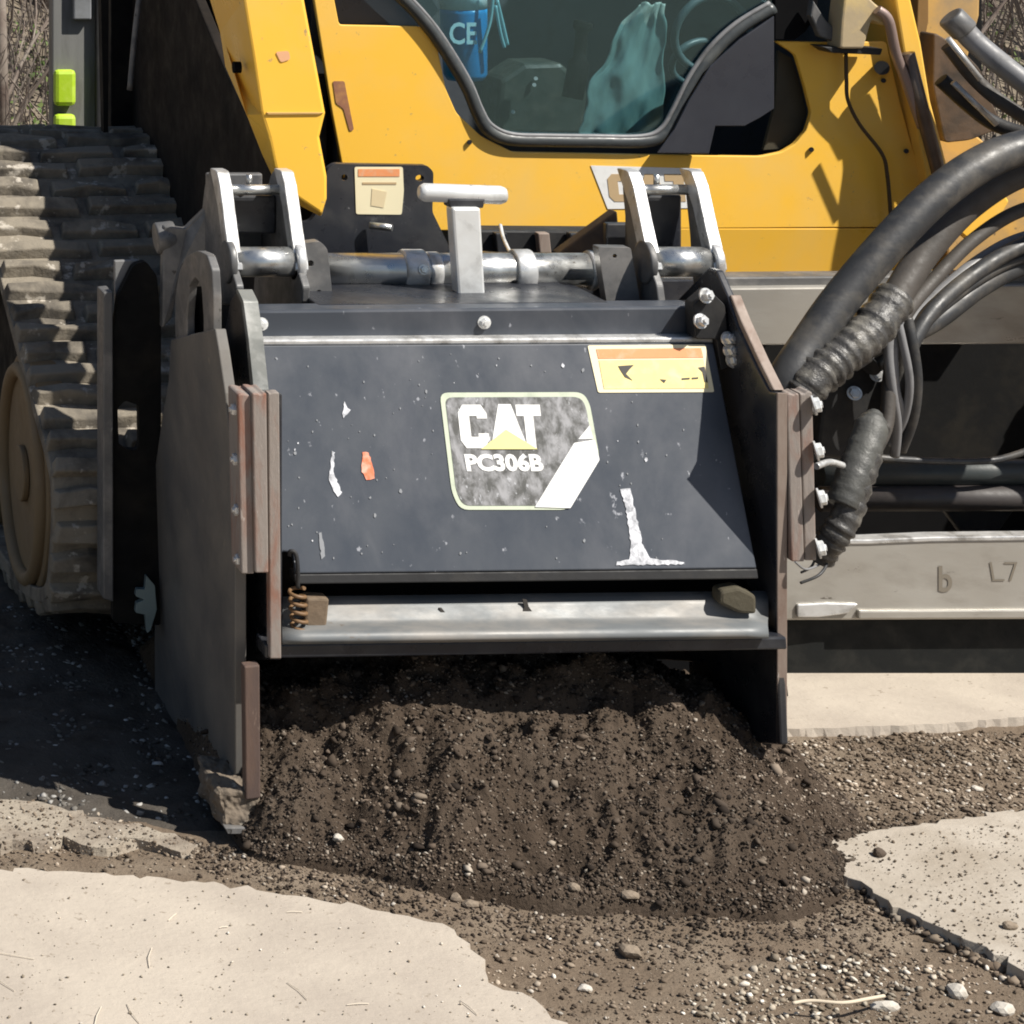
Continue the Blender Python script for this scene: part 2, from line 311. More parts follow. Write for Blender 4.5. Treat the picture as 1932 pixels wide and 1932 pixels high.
# ------------------------------------------------------------------ loose stones
ico_v = None
def ico():
    b = bmesh.new(); bmesh.ops.create_icosphere(b, subdivisions=1, radius=1); v = np.array([q.co[:] for q in b.verts]); f = np.array([[q.index for q in fc.verts] for fc in b.faces]); b.free(); return v, f
IV, IF = ico()
def stones(name, pos, rad, m, flat=.7, seedv=0):
    rg = np.random.default_rng(seedv); n = len(pos)
    base = IV[None]*(1+rg.uniform(-.42, .42, (n, 12, 1)))
    base = base*(rg.uniform(.55, 1.3, (n, 1, 3)))
    for _ in range(6):
        pn = rg.normal(size=(n, 3)); pn /= np.linalg.norm(pn, axis=1, keepdims=True); dd = rg.uniform(.35, .8, (n, 1)); ov = np.maximum(0, np.einsum('nij,nj->ni', base, pn)-dd); base = base-ov[..., None]*pn[:, None, :]
    q = rg.normal(size=(n, 4)); q /= np.linalg.norm(q, axis=1, keepdims=True); w_, x, y, z = q.T
    R = np.stack([1-2*(y*y+z*z), 2*(x*y-z*w_), 2*(x*z+y*w_), 2*(x*y+z*w_), 1-2*(x*x+z*z), 2*(y*z-x*w_), 2*(x*z-y*w_), 2*(y*z+x*w_), 1-2*(x*x+y*y)], 1).reshape(n, 3, 3)
    v = np.einsum('nij,nkj->nki', R, base)*np.array([1, 1, flat])*rad[:, None, None]+pos[:, None, :]
    f = (IF[None]+(np.arange(n)*12)[:, None, None]).reshape(-1, 3).astype(np.int32); v = v.reshape(-1, 3).astype(np.float32)
    me = bpy.data.meshes.new(name); me.vertices.add(len(v)); me.vertices.foreach_set('co', v.ravel()); me.loops.add(f.size); me.loops.foreach_set('vertex_index', f.ravel())
    me.polygons.add(len(f)); me.polygons.foreach_set('loop_start', np.arange(0, f.size, 3, dtype=np.int32)); me.update()
    return link(name, me, m)

# pile of millings in front of and under the drum housing
def toe(x): return np.interp(x, [.85, .94, 1.19, 1.45, 1.6, 1.72, 1.80, 1.90], [3.47, 3.42, 3.31, 3.26, 3.23, 3.28, 3.40, 3.50])
def crest(x): return np.interp(x, [.88, 1.0, 1.1, 1.25, 1.4, 1.60, 1.70, 1.78, 1.92], [.02, .135, .155, .182, .178, .178, .13, .07, .0])
def pile_h(x, y):
    wob = .05*fbm(x*6+3, y*6, 3); yc = 3.60; t_ = toe(x)+wob
    s = np.clip((y-t_)/(yc-t_), 0, 1); s = s**.85*(1-.12*s)/.88
    back = np.clip((4.25-y)/.55, 0, 1)*np.clip((1.90-x)/.10, 0, 1)*np.clip((x-.935-.05*np.clip(y-3.5, 0, .6))/.035, 0, 1)
    hh = crest(x)*s*np.sqrt(back)
    n = .095*fbm(x*9, y*9, 5)+.060*fbm(x*24, y*24+9, 5)+.012*(np.abs(fbm(x*48+7, y*60, 3))*2-.2)
    dip = -.030*np.exp(-((x-1.56)**2/.006+(y-3.47)**2/.002))-.026*np.exp(-((x-1.33)**2/.002+(y-3.40)**2/.003))
    n = n+.05*np.maximum(0, vnoise(x*16+40, y*16)-.55)-.06*np.maximum(0, .35-vnoise(x*13+9, y*13))
    return hh*(1+.1*n)+(n+dip)*np.clip(hh/.05, 0, 1)-.035*np.clip(1-hh/.008, 0, 1)
pl = grid('millings_pile', np.arange(.84, 1.96, .0035), np.arange(3.12, 4.25, .0035), pile_h, pilem)
tag(pl, 'dark brown heap of fresh asphalt millings spilling out below the planer', 'debris pile', kind='stuff')
n = 74000; xs = RNG.uniform(.88, 1.92, n); ys = 3.15+RNG.random(n)**1.25*.75; hs = pile_h(xs, ys); k = hs > .004
xs, ys, hs = xs[k], ys[k], hs[k]; r = .0010+.0030*RNG.random(len(xs))**3.2+.004*(RNG.random(len(xs)) > .996)
tag(stones('millings_grains', np.stack([xs, ys, hs+r*.3], 1), r, grP, .75, 3), 'loose dark crumbs of asphalt covering the heap of millings', 'gravel', kind='stuff')
n = 1900; xs = RNG.uniform(.9, 1.9, n); ys = 3.17+RNG.random(n)*.6; hs = pile_h(xs, ys); k = (hs > .003) & (fbm(xs*8, ys*8, 3)+RNG.uniform(-.2, .2, n) > .02); xs, ys, hs = xs[k], ys[k], hs[k]
r = .003+.009*RNG.random(len(xs))**3.2
tag(stones('asphalt_clods', np.stack([xs, ys, hs+r*.15], 1), r, grP, .7, 8), 'larger broken clods of asphalt in the dark heap', 'debris', kind='stuff')
n = 10000; xs = RNG.uniform(.85, 2.05, n); ys = np.array(toe(xs))-.16+RNG.random(n)**.5*.20; k = RNG.random(n) > .15; xs, ys = xs[k], ys[k]; hs = np.maximum(ground_h(xs, ys), pile_h(xs, ys)); r = .0009+.0038*RNG.random(len(xs))**3
sl_ = (ys > 3.10) | (xs > 1.15); xs, ys, hs, r = xs[sl_], ys[sl_], hs[sl_], r[sl_]
tag(stones('scattered_millings', np.stack([xs, ys, hs+r*.3], 1), r, grP, .75, 31), 'dark crumbs thinning out in front of the heap of millings', 'gravel', kind='stuff')
# scattered gravel on the dirt strips
def in_poly(x, y, pts):
    c = np.zeros(len(x), bool); k = len(pts)
    for i in range(k):
        x0, y0 = pts[i]; x1, y1 = pts[(i+1) % k]
        c ^= ((y0 > y) != (y1 > y)) & (x < (x1-x0)*(y-y0)/(y1-y0+1e-9)+x0)
    return c
def scatter(name, pxpoly, n, r0, r1, m, z=0, label='', pw=2.5, seedv=1, clump=0):
    pts = [tuple(G(x, y, z)[:2]) for x, y in pxpoly]; A = np.array(pts); rg = np.random.default_rng(seedv)
    x = rg.uniform(A[:, 0].min(), A[:, 0].max(), n); y = rg.uniform(A[:, 1].min(), A[:, 1].max(), n); k = in_poly(x, y, pts)
    if clump: k &= (fbm(x*7+seedv, y*7, 4)+rg.uniform(-.12, .12, n)) > clump-.1
    x, y = x[k], y[k]; r = r0+(r1-r0)*rg.random(len(x))**pw
    h = ground_h(x, y) if z == 0 else np.full(len(x), z)
    return tag(stones(name, np.stack([x, y, h+r*.35], 1), r, m, .65, seedv), label, 'gravel', kind='stuff')
scatter('loose_gravel', [(-300, 1480), (0, 1500), (420, 1590), (480, 1625), (840, 1690), (1480, 1770), (1600, 1640), (1800, 1760), (2100, 1900), (2100, 2200), (1200, 2100), (920, 1840), (840, 1740), (300, 1650), (-300, 1640)], 42000, .0008, .0058, grG, 0, 'small brown gravel strewn over the milled strip in front of the planer', 6, 11, .02)
scatter('coarse_gravel', [(1300, 1850), (1500, 1790), (1700, 1800), (1960, 1880), (1960, 2100), (1250, 2100)], 6000, .0008, .007, grC, 0, 'pale coarse gravel at the lower right of the milled strip', 4, 12, .04)
scatter('roadside_gravel', [(1480, 1395), (1600, 1380), (1960, 1370), (2100, 1400), (2100, 1560), (1850, 1560), (1640, 1600), (1560, 1600), (1500, 1430)], 15000, .0008, .006, grG, 0, 'coarse gravel band between the pale apron and the right slab', 4, 13, .0)
scatter('slab_grit', [(1570, 1600), (1650, 1580), (1960, 1545), (1960, 1840), (1740, 1735)], 1700, .0008, .0034, gravel_mat('dark_grit', [(0, (.09, .065, .045)), (.8, (.20, .16, .12)), (1, (.4, .36, .3))]), .0135, 'dark grit scattered over the right concrete slab', 4, 14, .0)
def shade_sheet_h(x, y):
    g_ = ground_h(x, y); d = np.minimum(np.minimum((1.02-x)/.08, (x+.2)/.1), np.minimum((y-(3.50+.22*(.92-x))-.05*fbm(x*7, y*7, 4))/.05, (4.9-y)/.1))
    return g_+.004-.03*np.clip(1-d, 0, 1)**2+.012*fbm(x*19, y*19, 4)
tag(grid('painted_shade_sheet', np.arange(-.2, 1.02, .01), np.arange(3.45, 4.9, .01), shade_sheet_h, mat('shade_dark_dirt', (.085, .075, .064, 1), .95, c2=(.05, .043, .036, 1), amt=.5, scale=9, bump=1, bscale=120, spec=.1)), kind='structure')  # darker dirt sheet paints the machine's shade onto the ground
scatter('shaded_gravel', [(-300, 1120), (420, 1150), (480, 1560), (-300, 1480)], 14000, .0012, .008, gravel_mat('shade_grey_grains', [(0, (.05, .045, .04)), (.6, (.13, .12, .105)), (1, (.34, .33, .31))]), 0, 'gravel and clods in the shade beside the rubber track', 4, 15, -.02)  # grain colours darkened to paint the shade beside the track
scatter('slab_sand', [(0, 1650), (560, 1695), (830, 1750), (1000, 1890), (1050, 1932), (0, 1932)], 500, .0006, .0028, grC, .0225, 'few grains of sand on the pale left slab', 3, 16)
scatter('edge_clods', [(1570, 1640), (1610, 1650), (1740, 1722), (1860, 1775), (1960, 1830), (1960, 1880), (1800, 1795), (1650, 1712)], 1500, .0015, .012, grG, 0, 'crumbled clods along the broken edge of the right slab', 3.2, 17)
bm = bmesh.new(); rs = random.Random(5)
for i in range(11):
    p = G(rs.uniform(0, 900), rs.uniform(1690, 1932), .0235); d = Vector((rs.gauss(0, 1), rs.gauss(0, 1), 0)).normalized()*rs.uniform(.006, .028)
    if (p.x > 1.05 and p.y > 3.15): continue
    add_tube(bm, [p-d, p+Vector((rs.uniform(-.003, .003), 0, .001)), p+d], 0.0006, 5)
tag(from_bm('dry_straw', bm, mat('straw_bits', (.60, .53, .43, 1), .8)), 'bits of dry straw lying on the pale left slab', 'straw', kind='stuff')
slab('pavement_remnant', [(-300, 1478), (0, 1508), (60, 1512), (130, 1530), (190, 1542), (270, 1556), (330, 1572), (372, 1596), (350, 1606), (290, 1590), (235, 1585), (200, 1600), (150, 1592), (120, 1576), (60, 1590), (0, 1588), (-300, 1570)], .006, mat('dusty_concrete', (.33, .285, .225, 1), .9, c2=(.22, .18, .14, 1), amt=.6, scale=14, c3=(.12, .09, .07, 1), amt3=.2, scale3=50, bump=1, bscale=60), [], 6, .02, .012)
scatter('remnant_grit', [(-100, 1500), (0, 1505), (200, 1540), (360, 1580), (400, 1615), (200, 1610), (-100, 1600)], 1500, .0008, .004, grG, .006, 'grit on the dusty remnant of pavement at the left', 3, 19)
# larger single stones
def rock(px, py, rad, m, z=None, label=None, flat=.6, seedv=0):
    p = G(px, py); zz = float(ground_h(np.array([p.x]), np.array([p.y]))[0]) if z is None else z
    if z is None and pile_h(np.array([p.x]), np.array([p.y]))[0] > .004:
        for Y in np.arange(3.15, 3.8, .004):
            q = P(px, py, Y)
            if pile_h(np.array([q.x]), np.array([q.y]))[0] >= q.z: p = q; zz = q.z; break
    b = bmesh.new(); bmesh.ops.create_icosphere(b, subdivisions=2, radius=1); rg = random.Random(seedv*7+3)
    sx, sy = rg.uniform(.8, 1.35), rg.uniform(.7, 1.1)
    for _ in range(9):                         # chop facets
        nrm = Vector((rg.gauss(0, 1), rg.gauss(0, 1), rg.gauss(0, 1))).normalized(); d = rg.uniform(.62, .88)
        for v in b.verts:
            q = v.co.dot(nrm)
            if q > d: v.co -= nrm*(q-d)
    for v in b.verts: v.co = Vector((v.co.x*sx, v.co.y*sy, v.co.z*flat))*rad
    me = bpy.data.meshes.new('stone'); b.to_mesh(me); b.free()
    o = link('stone', me, m); o.location = (p.x, p.y, zz+rad*flat*.45); return tag(o, label, 'stone')
stw = mat('pale_stone', (.52, .48, .42, 1), .85, c2=(.38, .34, .28, 1), amt=.4, scale=60, bump=.4); stb = mat('brown_stone', (.24, .19, .14, 1), .9, c2=(.16, .125, .09, 1), amt=.5, scale=60, bump=.5)
for i, (x, y, r_, m_, lb) in enumerate([
    (637, 1585, .010, stw, 'pale stone on the lower left of the dark heap near the planer shoe'),
    (1103, 1855, .009, stw, 'small whitish stone alone on bare brown dirt right of the slab tongue'),
    (1188, 1785, .016, stb, 'flat brown stone on the bare dirt right of the slab corner'),
    (1189, 1694, .011, stb, 'rounded tan stone at the toe of the dark heap'),
    (861, 1690, .012, stb, 'light brown stone in a small cluster above the left slab edge'),
    (888, 1700, .011, stb, 'second light brown stone of the cluster above the slab edge'),
    (1083, 1677, .010, stb, 'tan stone at the toe of the heap under its middle'),
    (1669, 1890, .014, stw, 'largest pale stone on the coarse gravel by the pale twig'),
    (1545, 1868, .011, stb, 'half buried stone casting a dark shadow left of the gravel patch'),
    (1805, 1868, .017, stw, 'broken pale chunk on the coarse gravel patch'),
    (1890, 1895, .016, stw, 'bright broken chunk near the right edge of the gravel patch'),
    (2062*.8944+0, 1484, .010, stw, 'white pebble on the gravel band beyond the right slab'),
    (1658, 1632, .012, mat('dark_stone', (.07, .05, .035, 1), .9, bump=.4), 'dark brown clod lying on the right slab corner'),
    (1905, 1770, .010, stb, 'dark pebble on the right slab close to the picture edge'),
    (470, 1540, .020, stb, 'dusty lump stuck against the planer shoe'),
    (432, 1525, .016, stb, 'dusty clod on the shoe outer side')]):
    rock(x, y, r_, m_, label=lb, seedv=i, z=.014 if 'right slab' in lb and 'beyond' not in lb else (.05 if 'shoe' in lb and 'heap' not in lb else None))
tw = [G(1495, 1893, .012), G(1530, 1888, .014), (G(1590, 1892, .015)), G(1640, 1884, .014), G(1668, 1879, .010)]
tag(tube('twig', spline(tw, 5), .0022, mat('straw', (.55, .47, .36, 1), .8), seg=8), 'pale dry twig lying on the coarse gravel', 'twig')

# ================================================================== COMPACT TRACK LOADER
LB = Vector((2.0, 5.4, 0))
ld = thing('track_loader', LB, 'yellow compact track loader with dirty rubber tracks standing behind the planer', 'loader')
# rubber track
prof = spline([(4.15, .10), (4.07, .22), (4.06, .33), (4.12, .40), (4.36, .50), (4.62, .62), (4.83, .74), (5.0, .80), (5.3, .82), (6.1, .82), (6.45, .66), (6.5, .35), (6.3, .08), (5.9, .012), (4.9, .012), (4.45, .03)], 10, True) if False else None
pp = [Vector((y, z, 0)) for y, z in [(4.15, .10), (4.07, .22), (4.06, .33), (4.12, .40), (4.36, .50), (4.62, .62), (4.83, .735), (5.0, .80), (5.18, .79), (5.45, .66), (5.9, .50), (6.15, .38), (6.2, .20), (6.05, .05), (5.8, .012), (4.9, .012), (4.45, .03)]]
sp = spline(pp, 10, True)
def build_track(x0, x1):
    bm = bmesh.new(); k = len(sp); cen = Vector((5.2, .4, 0)); c_out = []; c_in = []
    for i in range(k):
        d = (sp[(i+1) % k]-sp[i-1]).normalized(); nrm = Vector((-d.y, d.x, 0))
        if nrm.dot(sp[i]-cen) < 0: nrm = -nrm
        c_out.append((sp[i]-nrm*.02, nrm)); c_in.append(sp[i]-nrm*.045)
    V = [[bm.verts.new((x, q[0].x, q[0].y)) for q in c_out] for x in (x0, x1)]
    W = [[bm.verts.new((x, q.x, q.y)) for q in c_in] for x in (x0, x1)]
    for i in range(k):
        j = (i+1) % k
        bm.faces.new((V[0][i], V[1][i], V[1][j], V[0][j])); bm.faces.new((W[0][i], W[0][j], W[1][j], W[1][i]))
        for s in (0, 1): bm.faces.new((V[s][i], V[s][j], W[s][j], W[s][i]))
    # lugs
    L = [0]
    for i in range(k): L.append(L[-1]+(sp[(i+1) % k]-sp[i]).length)
    tot = L[-1]; nl = int(tot/.062); rg = random.Random(4)
    def at(s):
        s %= tot
        for i in range(k):
            if L[i+1] >= s:
                u = (s-L[i])/(L[i+1]-L[i]); return sp[i].lerp(sp[(i+1) % k], u), c_out[i][1].lerp(c_out[(i+1) % k][1], u)
    wd = x1-x0
    for q in range(nl):
        s0 = q*tot/nl
        segs = [(0, .46, 0), (.50, 1, .5)] if q % 2 else [(0, .30, .2), (.34, .72, -.1), (.76, 1, .3)]
        for (u0, u1, sh) in segs:
            base = []; top = []
            for (uu, ss) in ((u0, -1), (u0+(u1-u0)*.5, -1), (u1, -1), (u1, 1), (u0+(u1-u0)*.5, 1), (u0, 1)):
                off = s0+sh*.02+ss*(.019+rg.uniform(-.004, .004))+(.006 if uu not in (u0, u1) else 0)
                p_, n_ = at(off); xx = x0+uu*wd+(rg.uniform(-.003, .003) if 0 < uu < 1 else rg.uniform(-.004, .004))
                base.append(Vector((xx, p_.x-n_.x*.022, p_.y-n_.y*.022)))
                pt, nt_ = at(off-ss*.006); hgt = rg.uniform(-.006, .005)
                xt = xx+(.005 if uu == u0 else (-.005 if uu == u1 else 0))
                top.append(Vector((xt, pt.x+nt_.x*hgt, pt.y+nt_.y*hgt)))
            add_prism(bm, base, (0, 0, 0), loop2=top)
    return bm
for nm, x0, x1 in (('track', .789, 1.19), ('track', 3.05, 3.45)):
    from_bm(nm, build_track(x0, x1), rub, ld, bev=.003)
# idler and rollers inside each track
for x0 in (.80, 3.06):
    idl = tube('idler_wheel', [(x0, 4.40, .27), (x0+.05, 4.40, .27)], .215, tanw, ld, 40, bev=.006)
    tube('hub', [(x0-.012, 4.40, .27), (x0, 4.40, .27)], .05, tanw, idl, 24, bev=.003)
    tube('rim', [(x0-.004, 4.40+.185*math.cos(q), .27+.185*math.sin(q)) for q in np.linspace(0, 2*math.pi, 41)[:-1]], .014, tanw, idl, 10, True)
    for q in range(0): tube('wheel_bolt', [(x0-.012, 4.40+.10*math.cos(q*1.047+.3), .27+.10*math.sin(q*1.047+.3)), (x0, 4.40+.10*math.cos(q*1.047+.3), .27+.10*math.sin(q*1.047+.3))], .011, chas, idl, 6)
    tube('sprocket', [(x0, 5.10, .60), (x0+.05, 5.10, .60)], .15, tanw, ld, 32, bev=.006)
    for yy in (4.85, 5.15, 5.45, 5.75): tube('roller', [(x0, yy, .14), (x0+.05, yy, .14)], .10, tanw, ld, 24, bev=.004)
    bm = bmesh.new(); add_prism(bm, [Vector((x0+.06, y, z)) for y, z in ((4.3, .2), (4.35, .36), (4.9, .56), (5.2, .60), (5.9, .40), (5.9, .12), (4.5, .1))], (.24, 0, 0)); from_bm('track_frame', bm, chas, ld, bev=.004)
# chassis behind everything
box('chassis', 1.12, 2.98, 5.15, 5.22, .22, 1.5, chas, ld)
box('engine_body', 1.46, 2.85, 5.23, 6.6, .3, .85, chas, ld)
box('added_cab_sun_block', 1.37, 1.40, 4.56, 5.14, .56, 2.2, blkM, ld)  # cab side put in to keep the sun off the track
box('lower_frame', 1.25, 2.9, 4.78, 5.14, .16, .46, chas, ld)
front('dark_opening_sheet', [(395, 560), (1330, 560), (1330, 640), (2300, 640), (2300, 1200), (395, 1200)], 4.80, .02, voidm, ld)  # near-black sheet added to keep the frame opening dark
bm = bmesh.new()
for q in ((190, 30, 205, 245), ): add_prism(bm, [P(186, -200, 4.98), P(206, -200, 4.98), P(204, 250, 4.98), P(196, 250, 4.98)], (0, .03, 0))
from_bm('rear_post', bm, chas, ld)
shm = mat('dark_brown_shade_shield', (.016, .012, .009, 1), .8, c2=(.006, .005, .004, 1), amt=.5, scale=8, spec=.2)
prism('side_shade_shield', [Vector((1.165, y, z)) for y, z in ((4.10, .86), (4.16, .90), (4.41, 1.01), (4.66, 1.14), (5.0, 1.32), (5.15, 1.42), (5.15, .3), (4.5, .3), (4.10, .5))], (.02, 0, 0), shm, ld, .003)  # outline shaped to cast shade over the inner part of the track
tube('wiring_conduit', spline([P(270, -60, 4.9), P(255, 60, 4.9), P(245, 170, 4.9)], 5), .006, greyS, ld, 10)
# left lift arm
fa = [(452, -80), (460, 0), (478, 110), (493, 213), (509, 262), (520, 317), (547, 363), (606, 403), (616, 375), (616, 333), (602, 258), (613, 213), (573, 0), (560, -80)]
ba = [(370, -80), (395, 0), (414, 60), (425, 128), (465, 215), (492, 290), (530, 372), (606, 410), (616, 375), (616, 333), (602, 258), (613, 213), (573, 0), (560, -80)]
arm = prism('lift_arm', [P(x, y, 4.005) for x, y in fa], (0, 0, 0), yel, ld, .004, loop2=[P(x, y, 4.20 if y < 140 else 4.03+max(0, 215-y)*.0022) for x, y in ba])
front('weld_seam', [(503, 212), (612, 212), (602, 216), (506, 217)], 4.002, .004, yelD, arm, .0008)
bm = bmesh.new(); add_tube(bm, [P(447, 127, 4.06)-Vector((.006, 0, 0)), P(447, 127, 4.06)+Vector((.006, 0, 0))], .010, 14); from_bm('pin_hole', bm, voidm, arm)
# cab front panel with window cut-out
cut = [(1461, 77), (1501, 103), (1518, 160), (1531, 213), (1521, 247), (1500, 272), (1475, 287), (1435, 295), (1288, 293), (968, 287), (908, 257), (861, 213), (841, 167), (825, 87), (795, 50)]
panel = [(560, -200), (593, 0), (627, 213), (645, 307), (668, 436), (1760, 428), (1738, 337), (1700, 200), (1672, 78), (1551, 80)]+cut+[(640, 47), (631, 0), (600, -200)]
pn = front('front_panel', fillet(panel, 6, 2), 4.50, .012, yel, ld, .002)
prism('panel_skirt', [P(1090, 431, 4.5), P(1760, 431, 4.5), P(1760, 520, 4.512), P(1090, 520, 4.512)], (0, .012, 0), yel, ld, .002)
front('cab_wall', [(596, -200), (631, 0), (640, 49), (800, 49), (830, 20), (700, -200)], 4.53, .01, sideg, ld)
for (x, y) in ((886, 268), (1531, 282), (1710, 285), (1667, 152)):
    o = tube('panel_screw', [P(x, y, 4.502), P(x, y, 4.494)], .0045, blkM, ld, 10)
front('rust_patch', fillet([(628, 153), (650, 153), (656, 185), (668, 245), (660, 248), (648, 205), (634, 195)], 4), 4.4985, .001, rustm, ld, 0)
front('rust_patch', fillet([(520, 98), (545, 96), (548, 112), (530, 118)], 5), 4.0035, .001, mat('faded_paint', (.78, .42, .22, 1), .6, bump=0), arm, 0)
# cab interior
bm = bmesh.new()
x0, x1 = P(640, 0, 4.6).x, P(1660, 0, 4.6).x
for bx in ((x0, x1, 5.02, 5.05, .70, 1.9), (x0-.02, x0, 4.55, 5.02, .70, 1.9), (x1, x1+.02, 4.55, 5.02, .70, 1.9), (x0, x1, 4.55, 5.02, .66, .70)): add_box(bm, *bx)
from_bm('cab_shell', bm, cabin, ld)
gp = [(690, -70), (735, -25), (775, 12), (815, 58), (850, 110), (882, 165), (903, 215), (922, 245), (960, 262), (1030, 265), (1120, 266), (1215, 266), (1252, 252), (1275, 215), (1305, 155), (1345, 98), (1395, 52), (1458, 14)]
gs_ = spline([Vector((x, y, 0)) for x, y in gp], 6)
WY = lambda y: 4.497
gk = tube('window_gasket', [P(v.x, v.y, WY(v.y)) for v in gs_], .0125, gask, ld, 16)
tube('gasket_lip', [P(v.x+(6 if v.x < 1100 else -6), v.y-9, WY(v.y)-.006) for v in gs_[6:]], .0042, hoseG, gk, 10)
gpl = [P(v.x, v.y, WY(v.y)) for v in gs_]+[P(1458, -150, WY(-150)), P(690, -150, WY(-150))]
prism('window_glass', gpl, (0, .004, 0), gl, ld, 0)
front('reflection_pane', [(1461, 30), (1461, 205), (1435, 222), (1405, 238), (1350, 238), (1338, 290), (1240, 289), (1272, 245), (1300, 190), (1340, 125), (1395, 75)], 4.475, .005, sideg, ld)  # grey pane paints a reflection beside the window
front('cab_pillar', [(1462, -150), (1562, -150), (1540, 30), (1520, 60), (1500, 75), (1462, 75)], 4.49, .03, voidm, ld)
front('door_seal', [(1468, 95), (1495, 110), (1512, 165), (1522, 215), (1505, 262), (1470, 282), (1440, 284), (1462, 200)], 4.53, .01, mat('olive_lining', (.05, .042, .025, 1), .7, bump=.1), ld)
# levers, wheel inside
tube('control_lever', spline([P(1080, 185, 4.7), P(1092, 120, 4.7), P(1098, 60, 4.7), P(1102, 40, 4.7)], 5), [.02]*6+[.012]*5+[.018]*4+[.016], voidm, ld, 12)
rc = P(1345, 65, 4.72); tube('hose_ring', [rc+Vector((.075*math.cos(q), .01*math.sin(q*2), .075*math.sin(q))) for q in np.linspace(0, 2*math.pi, 30)[:-1]], .008, mat('slate_plastic', (.06, .10, .11, 1), .4, bump=0), ld, 8, True)
rc = P(1325, 120, 4.75); tube('hose_ring', [rc+Vector((.06*math.cos(q), .01*math.sin(q*2), .045*math.sin(q))) for q in np.linspace(0, 2*math.pi, 30)[:-1]], .007, MATS['slate_plastic'], ld, 8, True)
front('seat_console', [(945, 150), (990, 120), (1060, 118), (1110, 170), (1104, 256), (935, 256)], 4.80, .1, mat('dark_green_console', (.018, .026, .022, 1), .5, c2=(.05, .05, .04, 1), amt=.4, scale=20), ld, .01)
for (x, y) in ((1011, 148), (1008, 160), (968, 211)): tube('indicator', [P(x, y, 4.795), P(x, y, 4.789)], .004, wht, ld, 8)
# decal on the panel, half hidden by the mounting ears
def letter_polys():
    C = [(1, .68), (1, .80), (.82, 1), (.18, 1), (0, .82), (0, .18), (.18, 0), (.82, 0), (1, .2), (1, .34), (.64, .34), (.64, .26), (.38, .26), (.38, .74), (.64, .74), (.64, .68)]
    A = [(.30, 1), (.68, 1), (1.05, 0), (.68, 0), (.62, .20), (.36, .20), (.30, 0), (-.05, 0)]
    T = [(0, 1), (1, 1), (1, .74), (.68, .74), (.68, 0), (.30, 0), (.30, .74), (0, .74)]
    return C, A, T
def decal(name, pts, plane, off, m, parent, th=.0006, label=None):
    n_ = plane[1]; return prism(name, [PL(x, y, plane, off) for x, y in pts], n_*th, m, parent, 0, label=label)
PP_ = (P(1000, 300, 4.5), Vector((0, -1, 0)))
dc = decal('maker_decal', [(1114, 312), (1322, 318), (1336, 392), (1146, 394)], PP_, .0008, dec_w, ld)
for poly, (lx, ly, w_, h_) in zip(letter_polys(), ((1150, 380, 50, 52), (1205, 380, 54, 52), (1258, 380, 52, 52))):
    decal('letter', [(lx+u*w_-v*6, ly-v*h_) for u, v in poly], PP_, .0016, mat('faded_ink', (.50, .36, .20, 1), .6, bump=0) if 'faded_ink' not in MATS else MATS['faded_ink'], dc)
decal('decal_end_block', [(1303, 322), (1320, 322), (1336, 390), (1318, 390)], PP_, .0016, mat('purple_ink', (.13, .09, .12, 1), .6, bump=0), dc)
# right side: arm, bracket, cylinder, hoses
prism('lift_arm', [P(x, y, 4.47) for x, y in ((1676, -80), (1700, -80), (1738, 80), (1756, 190), (1792, 330), (1800, 430), (1770, 430), (1748, 330), (1715, 160))], (0, .2, 0), yel, ld, .004)
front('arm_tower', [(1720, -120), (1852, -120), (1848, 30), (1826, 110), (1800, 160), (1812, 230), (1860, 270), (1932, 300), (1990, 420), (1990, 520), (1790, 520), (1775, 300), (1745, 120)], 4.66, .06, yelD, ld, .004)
front('arm_shade_rib', [(1736, -120), (1752, -120), (1752, 40), (1742, 92), (1730, 60)], 4.62, .03, mat('brown_shade_paint', (.20, .11, .03, 1), .7, bump=.1), ld)  # brown strip paints the shade between the yellow arm plates
front('arm_gusset', [(1800, 345), (1875, 335), (1905, 380), (1870, 440), (1830, 455), (1800, 430)], 4.55, .02, yel, ld, .004)
front('pivot_block', fillet([(1762, 60), (1812, 90), (1850, 130), (1870, 190), (1895, 240), (1830, 265), (1782, 270), (1760, 160)], 10), 4.56, .05, mat('greasy_brown', (.10, .065, .04, 1), .6, c2=(.03, .025, .02, 1), amt=.5, scale=14, bump=.2), ld, .006)
tube('hydraulic_cylinder', [P(1712, 100, 4.44), P(1740, 210, 4.44), P(1775, 340, 4.44), P(1795, 440, 4.44)], .0125, mat('brown_rod', (.16, .115, .085, 1), .4, .5, c2=(.08, .06, .05, 1), amt=.5, scale=12), ld, 14)
tube('grab_rod', spline([P(1655, 18, 4.42), P(1676, 38, 4.42), P(1690, 100, 4.43), P(1712, 160, 4.44), P(1740, 240, 4.45)], 6), .009, mat('pinkish_metal', (.36, .27, .24, 1), .4, .5), ld, 12)
lamp = front('work_lamp_bracket', fillet([(1595, -20), (1625, -20), (1650, 5), (1680, 30), (1672, 50), (1645, 38), (1630, 92), (1585, 92), (1588, 40)], 6), 4.43, .05, mat('dusty_cream_paint', (.42, .33, .20, 1), .55, c2=(.6, .45, .2, 1), amt=.5, scale=14, bump=.1), ld, .004)
front('bracket_foot', [(1552, 88), (1666, 92), (1662, 104), (1570, 100)], 4.44, .05, blkM, lamp, .002)
front('lamp_arm', [(1535, 0), (1560, 40), (1600, 75), (1592, 86), (1548, 70), (1530, 30)], 4.46, .02, greyS, lamp, .003)
